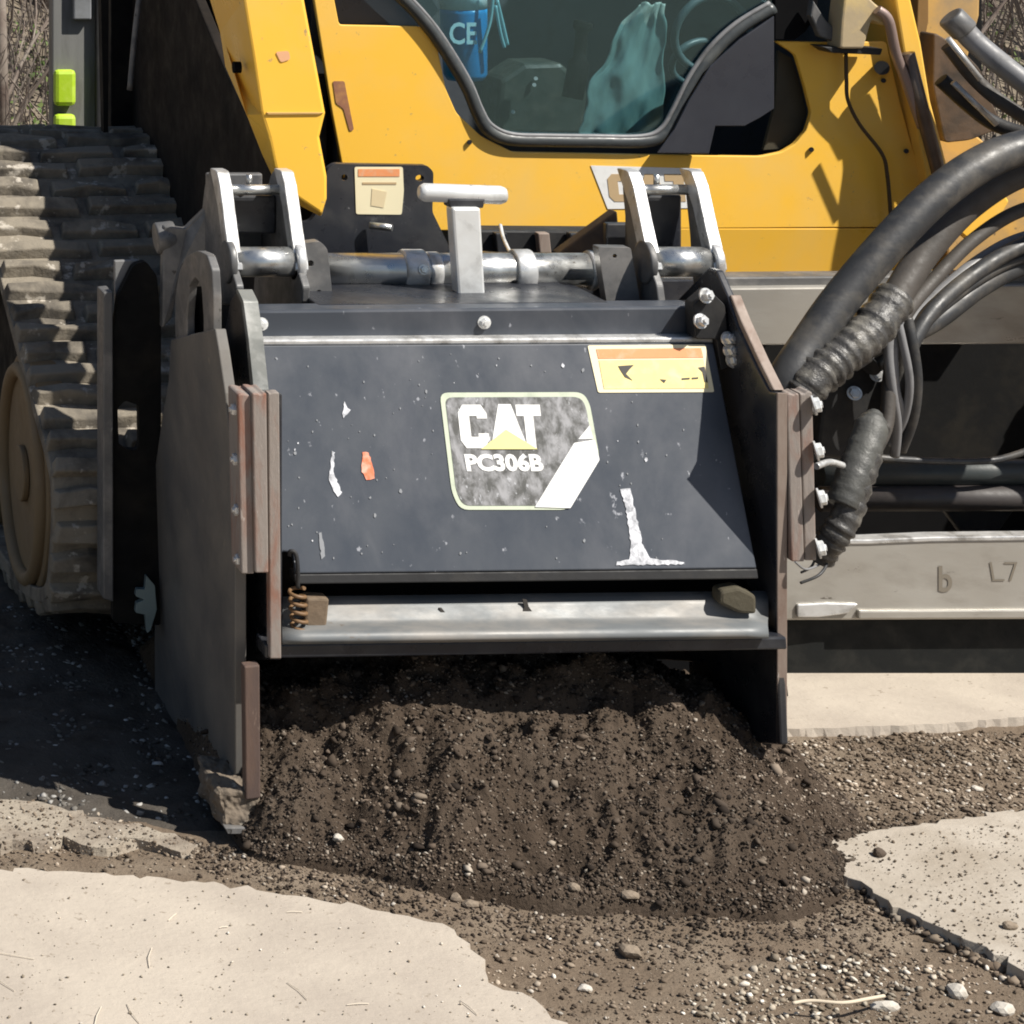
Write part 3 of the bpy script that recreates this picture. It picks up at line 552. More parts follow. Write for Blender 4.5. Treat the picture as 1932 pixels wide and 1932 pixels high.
tube('cable_and_shadow_line', spline([P(x, y, 4.480) for x, y in ((1596, 100), (1597, 150), (1600, 190), (1622, 235), (1664, 290), (1674, 330), (1680, 400), (1684, 470))], 6), .0035, mat('cable_shadow_brown', (.06, .035, .015, 1), .6, bump=0), ld, 8)  # brown line drawn in place of a cable's shadow on the panel
tube('grommet', [P(1664, 128, 4.497), P(1664, 128, 4.47)], .013, blkM, ld, 18)
tube('lift_hose', spline([P(1803, 38, 4.40), P(1835, 75, 4.39), P(1885, 118, 4.36), P(1960, 175, 4.33), P(2080, 250, 4.3)], 6), [.0165]*3+[.021]*3+[.018]*3+[.0215]*40 if False else .020, hoseG, ld, 18)
tube('hose_fitting', [P(1792, 30, 4.40), P(1822, 60, 4.395)], .024, greyS, ld, 18, bev=.004)
tube('lift_hose', spline([P(1788, 85, 4.42), P(1840, 150, 4.41), P(1900, 200, 4.38), P(2000, 260, 4.35)], 6), .013, hoseB, ld, 14)
tube('lift_hose', spline([P(1775, 150, 4.44), P(1830, 200, 4.43), P(1880, 235, 4.42), P(1960, 262, 4.38)], 6), .014, blkM, ld, 14)
tube('steel_line', [P(1788, 72, 4.37), P(1850, 150, 4.36)], .0055, worn, ld, 10)
tube('steel_line', [P(1798, 155, 4.40), P(1880, 235, 4.39)], .0055, worn, ld, 10)
# quick coupler of the loader
cp = thing('quick_coupler', P(880, 1100, 4.1)*Vector((1, 1, 0)) if False else Vector((1.5, 4.12, 0)), 'dark steel quick coupler plate with a warning label between loader and planer', 'coupler')
def hole_front(c, r, ry=None): return circ(c[0], c[1], r, 14, ry)
plate = fillet([(618, 318), (632, 309), (806, 312), (818, 324), (816, 400), (850, 470), (930, 478), (1140, 482), (1150, 585), (540, 585), (545, 425), (585, 418), (606, 392)], 6)
front('coupler_plate', plate, 4.06, .016, blk, cp, .002, holes=[hole_front((650, 335), 6), hole_front((792, 336), 8, 6)])
wl = front('warning_label', fillet([(669, 315), (760, 315), (762, 360), (758, 405), (672, 404)], 4), 4.0585, .001, lab_w, cp, 0)
front('label_header', [(676, 319), (754, 319), (754, 333), (676, 333)], 4.0577, .0006, lab_o, wl, 0)
front('label_text_block', [(684, 344), (748, 344), (748, 348), (684, 348)], 4.0577, .0006, MATS['faded_ink'], wl, 0)
front('label_pictogram', [(702, 356), (730, 362), (724, 392), (700, 388)], 4.0577, .0006, mat('pale_ink', (.70, .58, .36, 1), .6, bump=0), wl, 0)
front('coupler_crossbar', [(900, 434), (1180, 436), (1180, 520), (900, 520)], 4.22, .05, blkM, cp, .004)
for x in (935, 1015, 1075): front('spacer', [(x, 440), (x+22, 440), (x+26, 478), (x+4, 478)], 4.20, .018, edge if x == 1015 else blk, cp, .002)
tube('cable_and_shadow_line', spline([P(944, 425, 4.15), P(950, 450, 4.1), P(963, 478, 3.95)], 5), .0032, wht, cp, 8)
prism('brace', [P(1052, 480, 4.1), P(1165, 398, 4.02), P(1172, 480, 4.02), P(1120, 492, 4.05)], (0, .03, 0), mat('brown_brace', (.13, .09, .06, 1), .6, c2=(.07, .05, .04, 1), amt=.5, scale=12), cp, .003)
tube('locking_pin', [P(698, 425, 4.05), P(740, 430, 4.03)], .006, steel, cp, 10)

# ================================================================== COLD PLANER
pb = Vector((1.33, 3.8, 0))
cpz = thing('cold_planer', pb, 'dark grey cold planer attachment with a scuffed sloping hood and open front', 'cold planer')
# side plates
XO, XI, XR = .941, .990, 1.727
skid = side('side_skid_plate', [(405, 620), (412, 660), (424, 742), (441, 900), (443, 1100), (443, 1486), (292, 1325), (290, 900), (304, 800), (318, 715), (322, 640)], XO, .017, dusty, cpz, .002)
side('housing_side_plate', [(507, 742), (507, 1245), (345, 1245), (335, 800), (424, 742), (424, 620), (434, 565), (447, 549), (458, 568), (468, 640), (479, 735)], XI, .020, blk, cpz, .003)
side('ear_rim', fillet([(479, 738), (469, 640), (459, 568), (448, 545), (444, 548), (455, 572), (464, 640), (473, 738)], 3), XI-.001, .022, MATS['mid_rim'] if 'mid_rim' in MATS else mat('mid_rim', (.22, .225, .21, 1), .5, .2, c2=(.4, .4, .38, 1), amt=.3, scale=20), cpz, .002)
side('hook_plate', fillet([(334, 700), (330, 620), (330, 560), (338, 511), (352, 482), (372, 472), (390, 480), (399, 508), (402, 560), (402, 630), (392, 690), (384, 690), (384, 600), (380, 540), (368, 522), (356, 540), (352, 600), (354, 690)], 5), XO+.004, .013, greyS, cpz, .003)
side('hook_liner', [(352, 540), (390, 540), (400, 690), (345, 700)], XO+.026, .010, voidm, cpz, .001)
side('housing_side_plate', [(1465, 741), (1465, 1240), (1472, 1405), (1405, 1400), (1330, 1250), (1180, 1240), (1150, 700), (1335, 505), (1350, 510), (1372, 560), (1390, 615), (1425, 690), (1450, 738)], XR, .0125, blk, cpz, .003)
side('plate_edge', [(1464, 741), (1466, 741), (1466, 1405), (1464, 1405)], XR-.0005, .0145, edge, cpz, .001, dx=.0005)
side('brace_edge', [(1450, 738), (1425, 690), (1390, 615), (1372, 560), (1378, 556), (1398, 606), (1432, 680), (1460, 736)], XR+.004, .016, edge, cpz, .002)
side('outer_skid_plate', [(1462, 900), (1462, 1400), (1300, 1290), (1290, 800), (1400, 800)], XR+.030, .014, blk, cpz, .002)
# bolted strips
def strip(x0, x1, x2, x3, ya, yb, Y, m, th, name='wear_strip'):
    pts = [(x0, ya)]; n_ = 5; rg = random.Random(int(x0))
    for i in range(1, n_): pts.append((x0+(x1-x0)*i/n_, ya+rg.uniform(-3, 3)))
    pts += [(x1, ya), (x3, yb), (x2, yb)]
    return front(name, pts, Y, th, m, cpz, .002)
strip(449, 474, 456, 480, 745, 1083, 3.470, rust, .055); strip(476, 503, 482, 507, 742, 1081, 3.462, rust, .055)
strip(506, 527, 510, 531, 741, 1243, 3.482, rust, .018, 'wear_strip'); strip(1484, 1508, 1494, 1518, 744, 1060, 3.494, rust, .03); strip(1509, 1533, 1519, 1541, 741, 1058, 3.499, rust, .03)
front('skid_front_flange', [(461, 1258), (490, 1255), (492, 1506), (464, 1510)], 3.484, .020, mat('rusty_brown_edge', (.12, .075, .055, 1), .75, c2=(.09, .06, .05, 1), amt=.5, scale=14, c3=(.30, .22, .17, 1), amt3=.3, scale3=22, bump=.2, stretch=(2, 2, .5)), cpz, .002)
bA = bolt_mesh(.0085, .012); bB = bolt_mesh(.0105, .010)
for y in (768, 862, 957, 1050):
    z = P(0, y, 3.50).z; put(bA, 'bolt', Vector((.9475+.03*(.5-z), 3.487, z)), (-1, 0, 0), worn, cpz, y)
for x, y, s in ((1537, 765, 0), (1541, 851, 0), (1547, 940, 0), (1545, 1035, 0)):
    p = P(x-3, y, 3.49); put(bB, 'bolt', p, (1, -.35, .25), wht, cpz, y)
# shoe under the left plate
sh = prism('skid_shoe', [P(412, 1492, 3.49), P(490, 1496, 3.49), P(492, 1566, 3.48), P(420, 1566, 3.48)], (0, .13, 0), mat('dirt_caked_steel', (.17, .135, .10, 1), .9, c2=(.10, .08, .06, 1), amt=.5, scale=30, c3=(.32, .28, .22, 1), amt3=.3, scale3=60, bump=.9, bscale=60), cpz, .006)
sb_ = sh.modifiers.new('sub', 'SUBSURF'); sb_.subdivision_type = 'SIMPLE'; sb_.levels = 5; sb_.render_levels = 5
tx_ = bpy.data.textures.new('caked', 'CLOUDS'); tx_.noise_scale = .025; dm_ = sh.modifiers.new('caked', 'DISPLACE'); dm_.texture = tx_; dm_.strength = .022; dm_.texture_coords = 'LOCAL'; dm_.mid_level = .5
front('shoe_edge', [(424, 1562), (492, 1562), (492, 1574), (430, 1574)], 3.472, .10, greyS, sh, .001)
# top beam
front('top_beam', [(481, 586), (1338, 578), (1342, 640), (490, 645)], 3.667, .05, covm, cpz, .004)
front('beam_ledge', [(492, 641), (1346, 636), (1347, 648), (494, 653)], 3.644, .030, worn, cpz, .003)
bw = bolt_mesh(.0075, .009)
for x, y in ((493, 611), (913, 608), (1318, 606)): put(bw, 'bolt', P(x, y, 3.668), (0, -1, 0), wht, cpz, x)
# hood
c0, c1, c2_, c3_ = P(494, 652, 3.64), P(1346, 647, 3.64), P(1428, 1072, 3.512), P(515, 1084, 3.512)
nrm = (c1-c0).cross(c3_-c0).normalized(); nrm = -nrm if nrm.y > 0 else nrm
HOOD = (c0, nrm)
lp = [c0, c1, PL(1428, 1072, HOOD), PL(558, 1082, HOOD), PL(553, 1042, HOOD), PL(534, 1040, HOOD), PL(515, 1060, HOOD)]
hood = prism('hood', lp, -nrm*.010, covm, cpz, .002)
prism('hood_lip', [PL(556, 1083, HOOD, -.002), PL(1430, 1073, HOOD, -.002), PL(1434, 1092, HOOD, -.004), PL(560, 1102, HOOD, -.004)], (0, .03, 0), blkM, hood, .002)
# decal on the hood
_rr = random.Random(99)
def ragged(pts, step=5, j=1.5):
    out = []
    for (x0_, y0_), (x1_, y1_) in zip(pts, pts[1:]+pts[:1]):
        n_ = max(1, int(math.hypot(x1_-x0_, y1_-y0_)/step))
        for i_ in range(n_): out.append((x0_+(x1_-x0_)*i_/n_+_rr.uniform(-j, j), y0_+(y1_-y0_)*i_/n_+_rr.uniform(-j, j)))
    return out
def D(name, pts, off, m, parent, th=.0006, r=0, label=None):
    if 'scuff' in name: pts = ragged(pts)
    elif r: pts = fillet(pts, r)
    return prism(name, [PL(x, y, HOOD, off) for x, y in pts], nrm*th, m, parent, 0, label=label)
dec = D('maker_decal', [(829, 741), (1098, 740), (1112, 760), (1131, 866), (1073, 962), (868, 962), (852, 930)], .0006, dec_g, hood, r=16)
D('decal_field', [(839, 750), (1092, 749), (1104, 764), (1122, 864), (1068, 954), (873, 954), (860, 926)], .0013, dec_k, dec, r=14)
D('decal_stripe', [(1008, 957), (1075, 959), (1130, 868), (1121, 830), (1082, 836)], .0021, dec_w, dec, r=2)
D('decal_stripe', [(1090, 829), (1111, 803), (1118, 828)], .0021, dec_w, dec)
for poly, (lx, ly, w_, h_) in zip(letter_polys(), ((870, 846, 54, 82), (929, 843, 62, 80), (980, 846, 46, 82))):
    D('letter', [(lx+u*w_+(-v)*9, ly-v*h_) for u, v in poly], .0021, dec_w, dec)
D('letter_triangle', [(906, 848), (953, 811), (1013, 848)], .0029, dec_y, dec)
def text_on(s, x0, x1, ybase, h, off, m, parent, plane=HOOD, slant=0, emb=.02, name='lettering'):
    cu = bpy.data.curves.new('txt', 'FONT'); cu.body = s; cu.offset = emb; cu.resolution_u = 3
    ob = bpy.data.objects.new('txt', cu); COL.objects.link(ob)
    me = bpy.data.meshes.new_from_object(ob.evaluated_get(bpy.context.evaluated_depsgraph_get())); bpy.data.objects.remove(ob)
    xs_ = [v.co.x for v in me.vertices]; ys_ = [v.co.y for v in me.vertices]; a0, a1, b0, b1 = min(xs_), max(xs_), min(ys_), max(ys_)
    for v in me.vertices:
        u = (v.co.x-a0)/(a1-a0); q = (v.co.y-b0)/(b1-b0); v.co = PL(x0+u*(x1-x0)-slant*q, ybase-q*h, plane, off)
    me.materials.clear(); return link(name, me, m, parent)
text_on('PC306B', 880, 1026, 890, 34, .0028, dec_w, dec, slant=6, emb=.045)
wl2 = D('warning_label', [(1108, 652), (1330, 650), (1347, 740), (1128, 741)], .0006, lab_w, hood, r=4)
D('label_header', [(1124, 659), (1322, 657), (1326, 675), (1128, 677)], .0014, lab_o, wl2)
D('label_field', [(1129, 680), (1326, 678), (1336, 733), (1139, 734)], .0014, lab_y, wl2)
for pts in ([(1165, 691), (1195, 689), (1186, 698), (1180, 706), (1192, 718), (1178, 712), (1170, 700)], [(1244, 716), (1256, 717), (1252, 723)], [(1285, 714), (1300, 713), (1300, 716), (1285, 717)], [(1304, 713), (1316, 712), (1316, 715), (1304, 716)], [(1316, 694), (1328, 692), (1334, 722), (1328, 721), (1324, 702)]):
    D('label_pictogram', pts, .0021, lab_k, wl2)
# scuffs
D('white_scuff', [(1170, 924), (1189, 921), (1194, 948), (1200, 975), (1207, 1005), (1212, 1030), (1228, 1054), (1292, 1060), (1290, 1065), (1162, 1066), (1164, 1059), (1186, 1055), (1190, 1030), (1184, 985), (1178, 950)], .0006, mark_w, hood)
D('orange_scuff', [(684, 853), (694, 853), (704, 880), (706, 903), (692, 907), (682, 890)], .0006, mark_o, hood, r=4)
D('white_scuff', [(627, 850), (631, 853), (629, 890), (644, 930), (636, 937), (622, 912), (621, 895)], .0006, mark_w, hood, r=2)
D('white_scuff', [(648, 758), (655, 770), (661, 775), (651, 786), (646, 790)], .0006, mark_w, hood)
D('white_scuff', [(602, 1005), (607, 1004), (613, 1050), (606, 1055)], .0006, mat('grey_scuff', (.22, .23, .245, 1), .6, bump=0), hood, r=2)
rg = random.Random(21); chips_g, chips_w = bmesh.new(), bmesh.new()
for i in range(110):
    x, y = rg.uniform(520, 1380), rg.uniform(665, 1060)
    if 820 < x < 1140 and 735 < y < 970: continue
    if x > 1100 and y < 750: continue
    r_ = rg.uniform(.8, 2.2) if rg.random() < .9 else rg.uniform(2.5, 4)
    q_ = [(x+r_*rg.uniform(.6, 1)*math.cos(q), y+r_*rg.uniform(.6, 1.6)*math.sin(q)) for q in (0, 1.1, 2.1, 3.2, 4.2, 5.2)]
    add_prism(chips_w if rg.random() > .88 else chips_g, [PL(a_, b_, HOOD, .0006) for a_, b_ in q_], nrm*.0005)
from_bm('paint_chips', chips_g, MATS['grey_scuff'], hood); from_bm('paint_chips', chips_w, mark_w, hood)
# spring and band across the mouth
sp_c = [P(546, 1048, 3.50), P(548, 1040, 3.497), P(558, 1045, 3.495), P(562, 1075, 3.492), P(562, 1110, 3.492)]
tube('spring_hook', spline(sp_c, 4), .003, blkM, cpz, 8)
ctr = [P(560, 1110, 3.51), P(566, 1195, 3.51)]
hel = [ctr[0].lerp(ctr[1], q)+Vector((.011*math.cos(q*34), .011*math.sin(q*34), 0)) for q in np.linspace(0, 1, 70)]
tube('spring', hel, .0028, mat('rusty_spring', (.16, .09, .04, 1), .6, bump=.2), cpz, 8)
bprof = [(1128, 3.545), (1150, 3.530), (1172, 3.524), (1186, 3.512), (1196, 3.492), (1206, 3.486), (1212, 3.488)]
def bandrow(x): return [P(x, y-(x-560)*.012, Y) for y, Y in bprof]
bm = bmesh.new(); cols = [[bm.verts.new(p) for p in bandrow(x)] for x in np.linspace(532, 1448, 24)]
for a_, b_ in zip(cols, cols[1:]):
    for i in range(len(bprof)-1): bm.faces.new((a_[i], b_[i], b_[i+1], a_[i+1]))
ob = from_bm('mouth_band', bm, band, cpz, smooth=True); so = ob.modifiers.new('solid', 'SOLIDIFY'); so.thickness = .008; so.offset = 0
front('mouth_beam', [(500, 1216), (1484, 1202), (1486, 1226), (500, 1243)], 3.494, .05, blk, cpz, .003)
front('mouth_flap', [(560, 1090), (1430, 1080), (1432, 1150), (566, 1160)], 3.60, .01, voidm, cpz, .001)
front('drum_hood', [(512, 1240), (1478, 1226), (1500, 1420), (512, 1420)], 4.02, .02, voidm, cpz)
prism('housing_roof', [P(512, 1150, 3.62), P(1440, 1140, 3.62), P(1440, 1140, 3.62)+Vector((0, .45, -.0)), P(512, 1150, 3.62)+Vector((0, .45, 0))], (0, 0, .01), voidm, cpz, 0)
front('end_bumper', fillet([(578, 1128), (622, 1130), (616, 1190), (590, 1195), (575, 1180)], 6), 3.512, .03, mat('muddy_rubber', (.16, .115, .075, 1), .8, c2=(.10, .075, .05, 1), amt=.5, scale=30, bump=.4), cpz, .006)
front('end_bumper', fillet([(1360, 1115), (1395, 1108), (1428, 1125), (1428, 1160), (1395, 1158), (1358, 1140)], 8), 3.508, .03, mat('olive_rubber', (.07, .06, .038, 1), .8, bump=.4), cpz, .006)
D2 = (P(900, 1160, 3.527), Vector((0, -1, 0)))
for pts in ([(827, 1146), (832, 1146), (842, 1158), (841, 1166), (834, 1164)], [(985, 1130), (993, 1131), (996, 1143), (1008, 1160), (995, 1156), (982, 1158), (988, 1144)]):
    prism('dark_chip', [PL(x, y, D2, .003) for x, y in pts], (0, .003, 0), lab_k, cpz, 0)
# mounting ears
def ear(X, name='mounting_ear', k=1.0):
    ra, rb = S(412, 345, 1.01, 0), S(444, 560, 1.01, 0)
    rim = lambda z: ra.y+(rb.y-ra.y)*(z-ra.z)/(rb.z-ra.z)
    sq = lambda p: Vector((p.x, rim(p.z)+(p.y-rim(p.z))*k, p.z))
    prf = [S(x, y, 1.01, 0) for x, y in fillet([(386, 350), (392, 326), (400, 318), (410, 324), (415, 350), (425, 430), (434, 500), (446, 540), (444, 575), (360, 575), (366, 480), (378, 420)], 7)]
    prf = [sq(p) for p in prf]; dx = X-1.01; pts = [Vector((p.x+dx, p.y, p.z)) for p in prf]
    e_ = prism(name, pts, (.012, 0, 0), greyS, cpz, .002)
    sub = [S(x, y, 1.01, 0) for x, y in fillet([(399, 316), (412, 322), (418, 350), (428, 430), (437, 497), (438, 512), (431, 510), (424, 470), (414, 390), (405, 345)], 4)]
    prism('worn_rim', [Vector((p.x+dx-.003, p.y, p.z)) for p in sub], (.020, 0, 0), worn, e_, .003); return e_
EX = [1.01, 1.113, 1.667, 1.768]
for X in EX: ear(X, k=1.0 if X < 1.3 else .38)
zp = P(0, 494, 3.80).z
for xa, xb in ((EX[0]+.012, EX[1]), (EX[2]+.012, EX[3])):
    tube('cross_pin', [(xa, 3.80, zp), (xb, 3.80, zp)], .0235, steel, cpz, 28)
    zt = P(0, 358, 3.87).z; tube('upper_pin', [(xa, 3.87, zt), (xb, 3.87, zt)], .0085, steel, cpz, 16)
    box('pin_block', xa+.012, xb-.001, 3.89, 3.93, (zt-.075) if xa < 1.3 else zp, zt-.012, blk, cpz, .004)
    tube('grease_nipple', [(.5*(xa+xb), 3.885, zt+.004), (.5*(xa+xb), 3.885, zt+.022)], .005, steel, cpz, 8)
    box('ear_backplate', xa, xb, 3.97, 3.985, zp-.02, zt+.01 if xa < 1.3 else zp+.03, greyS if xa < 1.3 else blk, cpz, .003)
    tube('bushing', [(xa-.016, 3.80, zp), (xa-.004, 3.80, zp)], .034, greyS, cpz, 28, bev=.003)
    tube('bushing', [(xb+.0, 3.80, zp), (xb+.014, 3.80, zp)], .031, worn, cpz, 28, bev=.003)
# shaft
zs = P(0, 510, 3.87).z; sx = lambda px: (px+AX)/F*3.87
tube('shaft', [(sx(600), 3.87, zs), (sx(1215), 3.87, zs)], .0275, steel, cpz, 32)
for xa, xb, rr in ((757, 800, .0335), (803, 828, .0295), (966, 1002, .0335), (1108, 1120, .032)):
    tube('collar', [(sx(xa), 3.87, zs), (sx(xb), 3.87, zs)], rr, worn, cpz, 32, bev=.003)
put(bolt_mesh(.006, .006), 'set_screw', (sx(785), 3.835, zs+.008), (0, -1, .2), steel, cpz)
front('clamp_bracket', fillet([(549, 462), (604, 455), (618, 470), (630, 582), (572, 582)], 7), 3.80, .022, greyS, cpz, .003, holes=[circ(586, 497, 6, 12), circ(602, 553, 6, 12)])
front('clamp_bracket', fillet([(1128, 466), (1190, 467), (1210, 580), (1146, 580)], 5), 3.80, .022, greyS, cpz, .003, holes=[circ(1160, 483, 4, 12)])
front('rear_web', [(545, 535), (1340, 528), (1340, 584), (545, 590)], 3.93, .02, blk, cpz, .002)
front('rear_web_cap', [(600, 575), (1150, 570), (1150, 583), (600, 588)], 3.70, .22, blk, cpz, .003)
for x in (643, ): tube('plug', [P(x, 557, 3.925), P(x, 557, 3.915)], .014, voidm, cpz, 18)
# tee handle
tp = front('handle_post', [(853, 392), (907, 392), (917, 572), (866, 576)], 3.775, .030, wht, cpz, .004)
front('handle_foot', [(858, 566), (926, 562), (932, 578), (860, 584)], 3.755, .06, wht, tp, .003)
front('handle_neck', [(846, 376), (916, 376), (912, 393), (850, 393)], 3.785, .03, blk, tp, .002)
tube('tee_bar', [P(790, 362, 3.80), P(800, 363, 3.80), P(944, 368, 3.80), P(955, 368, 3.80)], [.010, .0145, .0145, .011], wht, cpz, 22, bev=.003)
# hydraulic block on top right + fittings
front('fitting_block', fillet([(1308, 575), (1340, 548), (1368, 575), (1380, 690), (1360, 700), (1352, 640), (1312, 640)], 6), 3.63, .03, blkM, cpz, .004)
for x, y in ((1330, 558), (1320, 606), (1372, 640), (1376, 662), (1381, 680)): put(bA, 'bolt', P(x, y, 3.625), (.3, -1, .3), steel, cpz, x)
prism('corner_arm', [P(1332, 505, 3.80), P(1350, 520, 3.78), P(1398, 600, 3.70), P(1372, 640, 3.68), P(1340, 560, 3.76)], (0, .03, 0), blkM, cpz, .003)
# left end of the side-shift frame
fr_l = front('frame_end_plate', fillet([(213, 1175), (213, 640), (222, 560), (252, 500), (275, 492), (296, 520), (304, 600), (304, 1180)], 8), 4.0, .018, chas, cpz, .002, holes=[fillet([(222, 770), (236, 756), (262, 765), (263, 835), (258, 850), (238, 848), (224, 838)], 6)])
front('frame_end_flange', [(195, 552), (213, 550), (214, 1136), (195, 1130)], 3.985, .05, greyS, cpz, .002)
front('corner_gusset', [(216, 492), (262, 490), (236, 560), (219, 640)], 4.025, .01, mat('mid_grey_plate', (.20, .20, .20, 1), .5, c2=(.16, .16, .16, 1), amt=.4, scale=9), cpz, .002)
tube('pivot_boss', [P(293, 450, 4.0), P(330, 446, 4.0)], .026, greyS, cpz, 24, bev=.004)
prism('link_arm', [P(308, 425, 3.98), P(350, 432, 3.97), P(398, 385, 3.93), P(400, 470, 3.93), P(346, 500, 3.96), P(325, 600, 3.98), P(306, 620, 3.98)], (0, .02, 0), greyS, cpz, .003)
lt = front('latch', fillet([(276, 1086), (292, 1105), (296, 1150), (284, 1190), (278, 1195), (274, 1160), (256, 1156), (258, 1138), (272, 1132), (256, 1125), (258, 1112), (274, 1112)], 2), 3.975, .012, mat('blue_grey_zinc', (.22, .29, .30, 1), .4, .4, bump=.1), cpz, .002)
# side-shift frame on the right
front('frame_upper_plate', [(1250, 545), (2250, 535), (2250, 648), (1250, 652)], 4.24, .05, tan, cpz, .003)
front('frame_shadow_strip', [(1250, 524), (2250, 516), (2250, 533), (1250, 543)], 4.26, .05, greyS, cpz, .003)  # darker strip paints the shadow line along the top of the plate
lb = front('frame_lower_beam', [(1300, 1024), (1640, 1022), (1760, 1018), (2250, 1012), (2250, 1168), (1300, 1172)], 4.10, .03, tan, cpz, .004)
front('beam_top_edge', [(1300, 1020), (1640, 1018), (1760, 1013), (2250, 1008), (2250, 1016), (1760, 1022), (1640, 1027), (1300, 1029)], 4.097, .030, worn, lb, .002)
front('beam_highlight_strip', [(1505, 1141), (1560, 1138), (1620, 1140), (1600, 1158), (1545, 1165), (1505, 1165)], 4.094, .006, worn, lb, .002)  # bright strip paints the sunlit highlight on the lower flange
front('beam_bottom_lip', [(1620, 1152), (2250, 1148), (2250, 1166), (1620, 1169)], 4.092, .01, tan, lb, .003)
BP = (P(1700, 1100, 4.10), Vector((0, -1, 0)))
text_on('b', 1770, 1796, 1117, 50, .0012, mat('beam_scrawl', (.19, .165, .13, 1), .7, bump=0), lb, BP, 0, .02); text_on('L7', 1872, 1925, 1096, 36, .0012, MATS['beam_scrawl'], lb, BP, 6, -.012)
tube('guide_bar', [P(1545, 893, 4.26), P(2250, 890, 4.26)], .0235, mat('dark_green_grey_tube', (.035, .042, .042, 1), .45, c2=(.06, .06, .055, 1), amt=.4, scale=8), cpz, 22)
tube('guide_bar', [P(1545, 941, 4.24), P(2250, 938, 4.24)], .022, mat('dark_brown_tube', (.045, .038, .036, 1), .5, c2=(.07, .06, .055, 1), amt=.4, scale=8), cpz, 22)
tube('trailing_hose', spline([P(1500, 830, 4.2), P(1600, 856, 4.2), P(1720, 868, 4.2), P(1850, 870, 4.2), P(1910, 860, 4.2), P(1990, 830, 4.2)], 6), .006, hose, cpz, 10)
front('wedge_bracket', [(1780, 960), (1920, 955), (1850, 1052)], 4.30, .02, blkM, cpz, .003)
front('beam_shade_skirt', [(1300, 1170), (2250, 1166), (2250, 1284), (1300, 1288)], 4.125, .02, mat('shade_black_plate', (.008, .009, .009, 1), .7, c2=(.02, .02, .018, 1), amt=.3, scale=14, c3=(.2, .19, .17, 1), amt3=.02, scale3=30, spec=.2), cpz, .002)  # black plate added to carry the shadow under the beam
# hoses from the loader to the planer
def H(name, pts, r_, m, label=None, seg=18): return tube(name, spline([P(*p) for p in pts], 9), r_, m, cpz, seg, label=label)
H('hydraulic_hose', [(2250, 235, 4.0), (2080, 250, 4.0), (1932, 278, 4.0), (1850, 310, 3.98), (1765, 370, 3.96), (1680, 455, 3.94), (1590, 560, 3.92), (1530, 645, 3.90), (1470, 740, 3.88), (1430, 840, 3.95)], .0290, hose)
H('hydraulic_hose', [(2250, 300, 4.06), (2060, 310, 4.06), (1932, 325, 4.06), (1830, 385, 4.05), (1750, 470, 4.03), (1700, 545, 4.0), (1670, 600, 3.97), (1620, 660, 3.94)], .0235, hoseB)
H('hydraulic_hose', [(2250, 400, 4.1), (2060, 420, 4.1), (1932, 462, 4.08), (1840, 515, 4.05), (1760, 585, 4.0), (1715, 660, 3.97), (1698, 730, 3.96), (1690, 800, 3.96)], .0125, hose)
H('hydraulic_hose', [(2250, 470, 4.14), (2060, 480, 4.14), (1932, 500, 4.12), (1850, 540, 4.08), (1770, 600, 4.04), (1700, 640, 4.0), (1640, 690, 3.96)], .0175, hose)
H('hydraulic_hose', [(2250, 430, 4.18), (2050, 440, 4.16), (1932, 472, 4.13), (1830, 540, 4.10), (1730, 600, 4.06), (1640, 640, 4.02), (1580, 680, 3.98)], .0115, hoseB)
H('thin_hose', [(1700, 600, 3.93), (1688, 650, 3.92), (1690, 730, 3.92), (1700, 780, 3.93), (1682, 830, 3.95)], .0062, hoseG)
H('thin_hose', [(1690, 590, 3.92), (1702, 640, 3.91), (1716, 720, 3.91), (1706, 790, 3.93), (1680, 840, 3.95)], .0062, hoseG)
def crinkle(name, pts, r_, m):
    c = spline([P(*p) for p in pts], 14); rg = random.Random(int(pts[0][0])); rad = [r_*(1+.06*math.sin(i*1.3+rg.uniform(-.6, .6))+rg.uniform(-.09, .09)) for i in range(len(c))]
    return tube(name, c, rad, m, cpz, 20)
H('thin_hose', [(2250, 455, 4.12), (2060, 465, 4.12), (1932, 486, 4.10), (1845, 528, 4.06), (1765, 590, 4.02), (1720, 650, 3.98), (1712, 720, 3.95), (1716, 790, 3.95), (1690, 840, 3.96)], .009, hose)
H('thin_hose', [(2250, 360, 4.08), (2060, 372, 4.08), (1932, 395, 4.07), (1840, 450, 4.05), (1760, 530, 4.02), (1710, 590, 3.98), (1690, 640, 3.95), (1678, 720, 3.92), (1672, 800, 3.90), (1650, 850, 3.88)], .011, hoseB)
H('thin_hose', [(2250, 415, 4.14), (2060, 425, 4.14), (1932, 448, 4.12), (1850, 490, 4.09), (1770, 555, 4.05), (1715, 610, 4.0), (1670, 650, 3.97), (1610, 690, 3.95)], .010, hoseG)
crinkle('hose_sleeve', [(1690, 560, 3.93), (1640, 625, 3.90), (1580, 675, 3.88), (1535, 715, 3.86), (1500, 760, 3.86)], .031, sleeve)
crinkle('hose_sleeve', [(1700, 800, 3.85), (1650, 800, 3.80), (1628, 880, 3.76), (1598, 970, 3.74), (1572, 1015, 3.74), (1545, 1050, 3.76)][1:], .0215, sleeve)
_c = spline([P(1652, 775, 3.80), P(1646, 800, 3.79), P(1630, 850, 3.77), P(1606, 910, 3.75), P(1590, 955, 3.74)], 8)
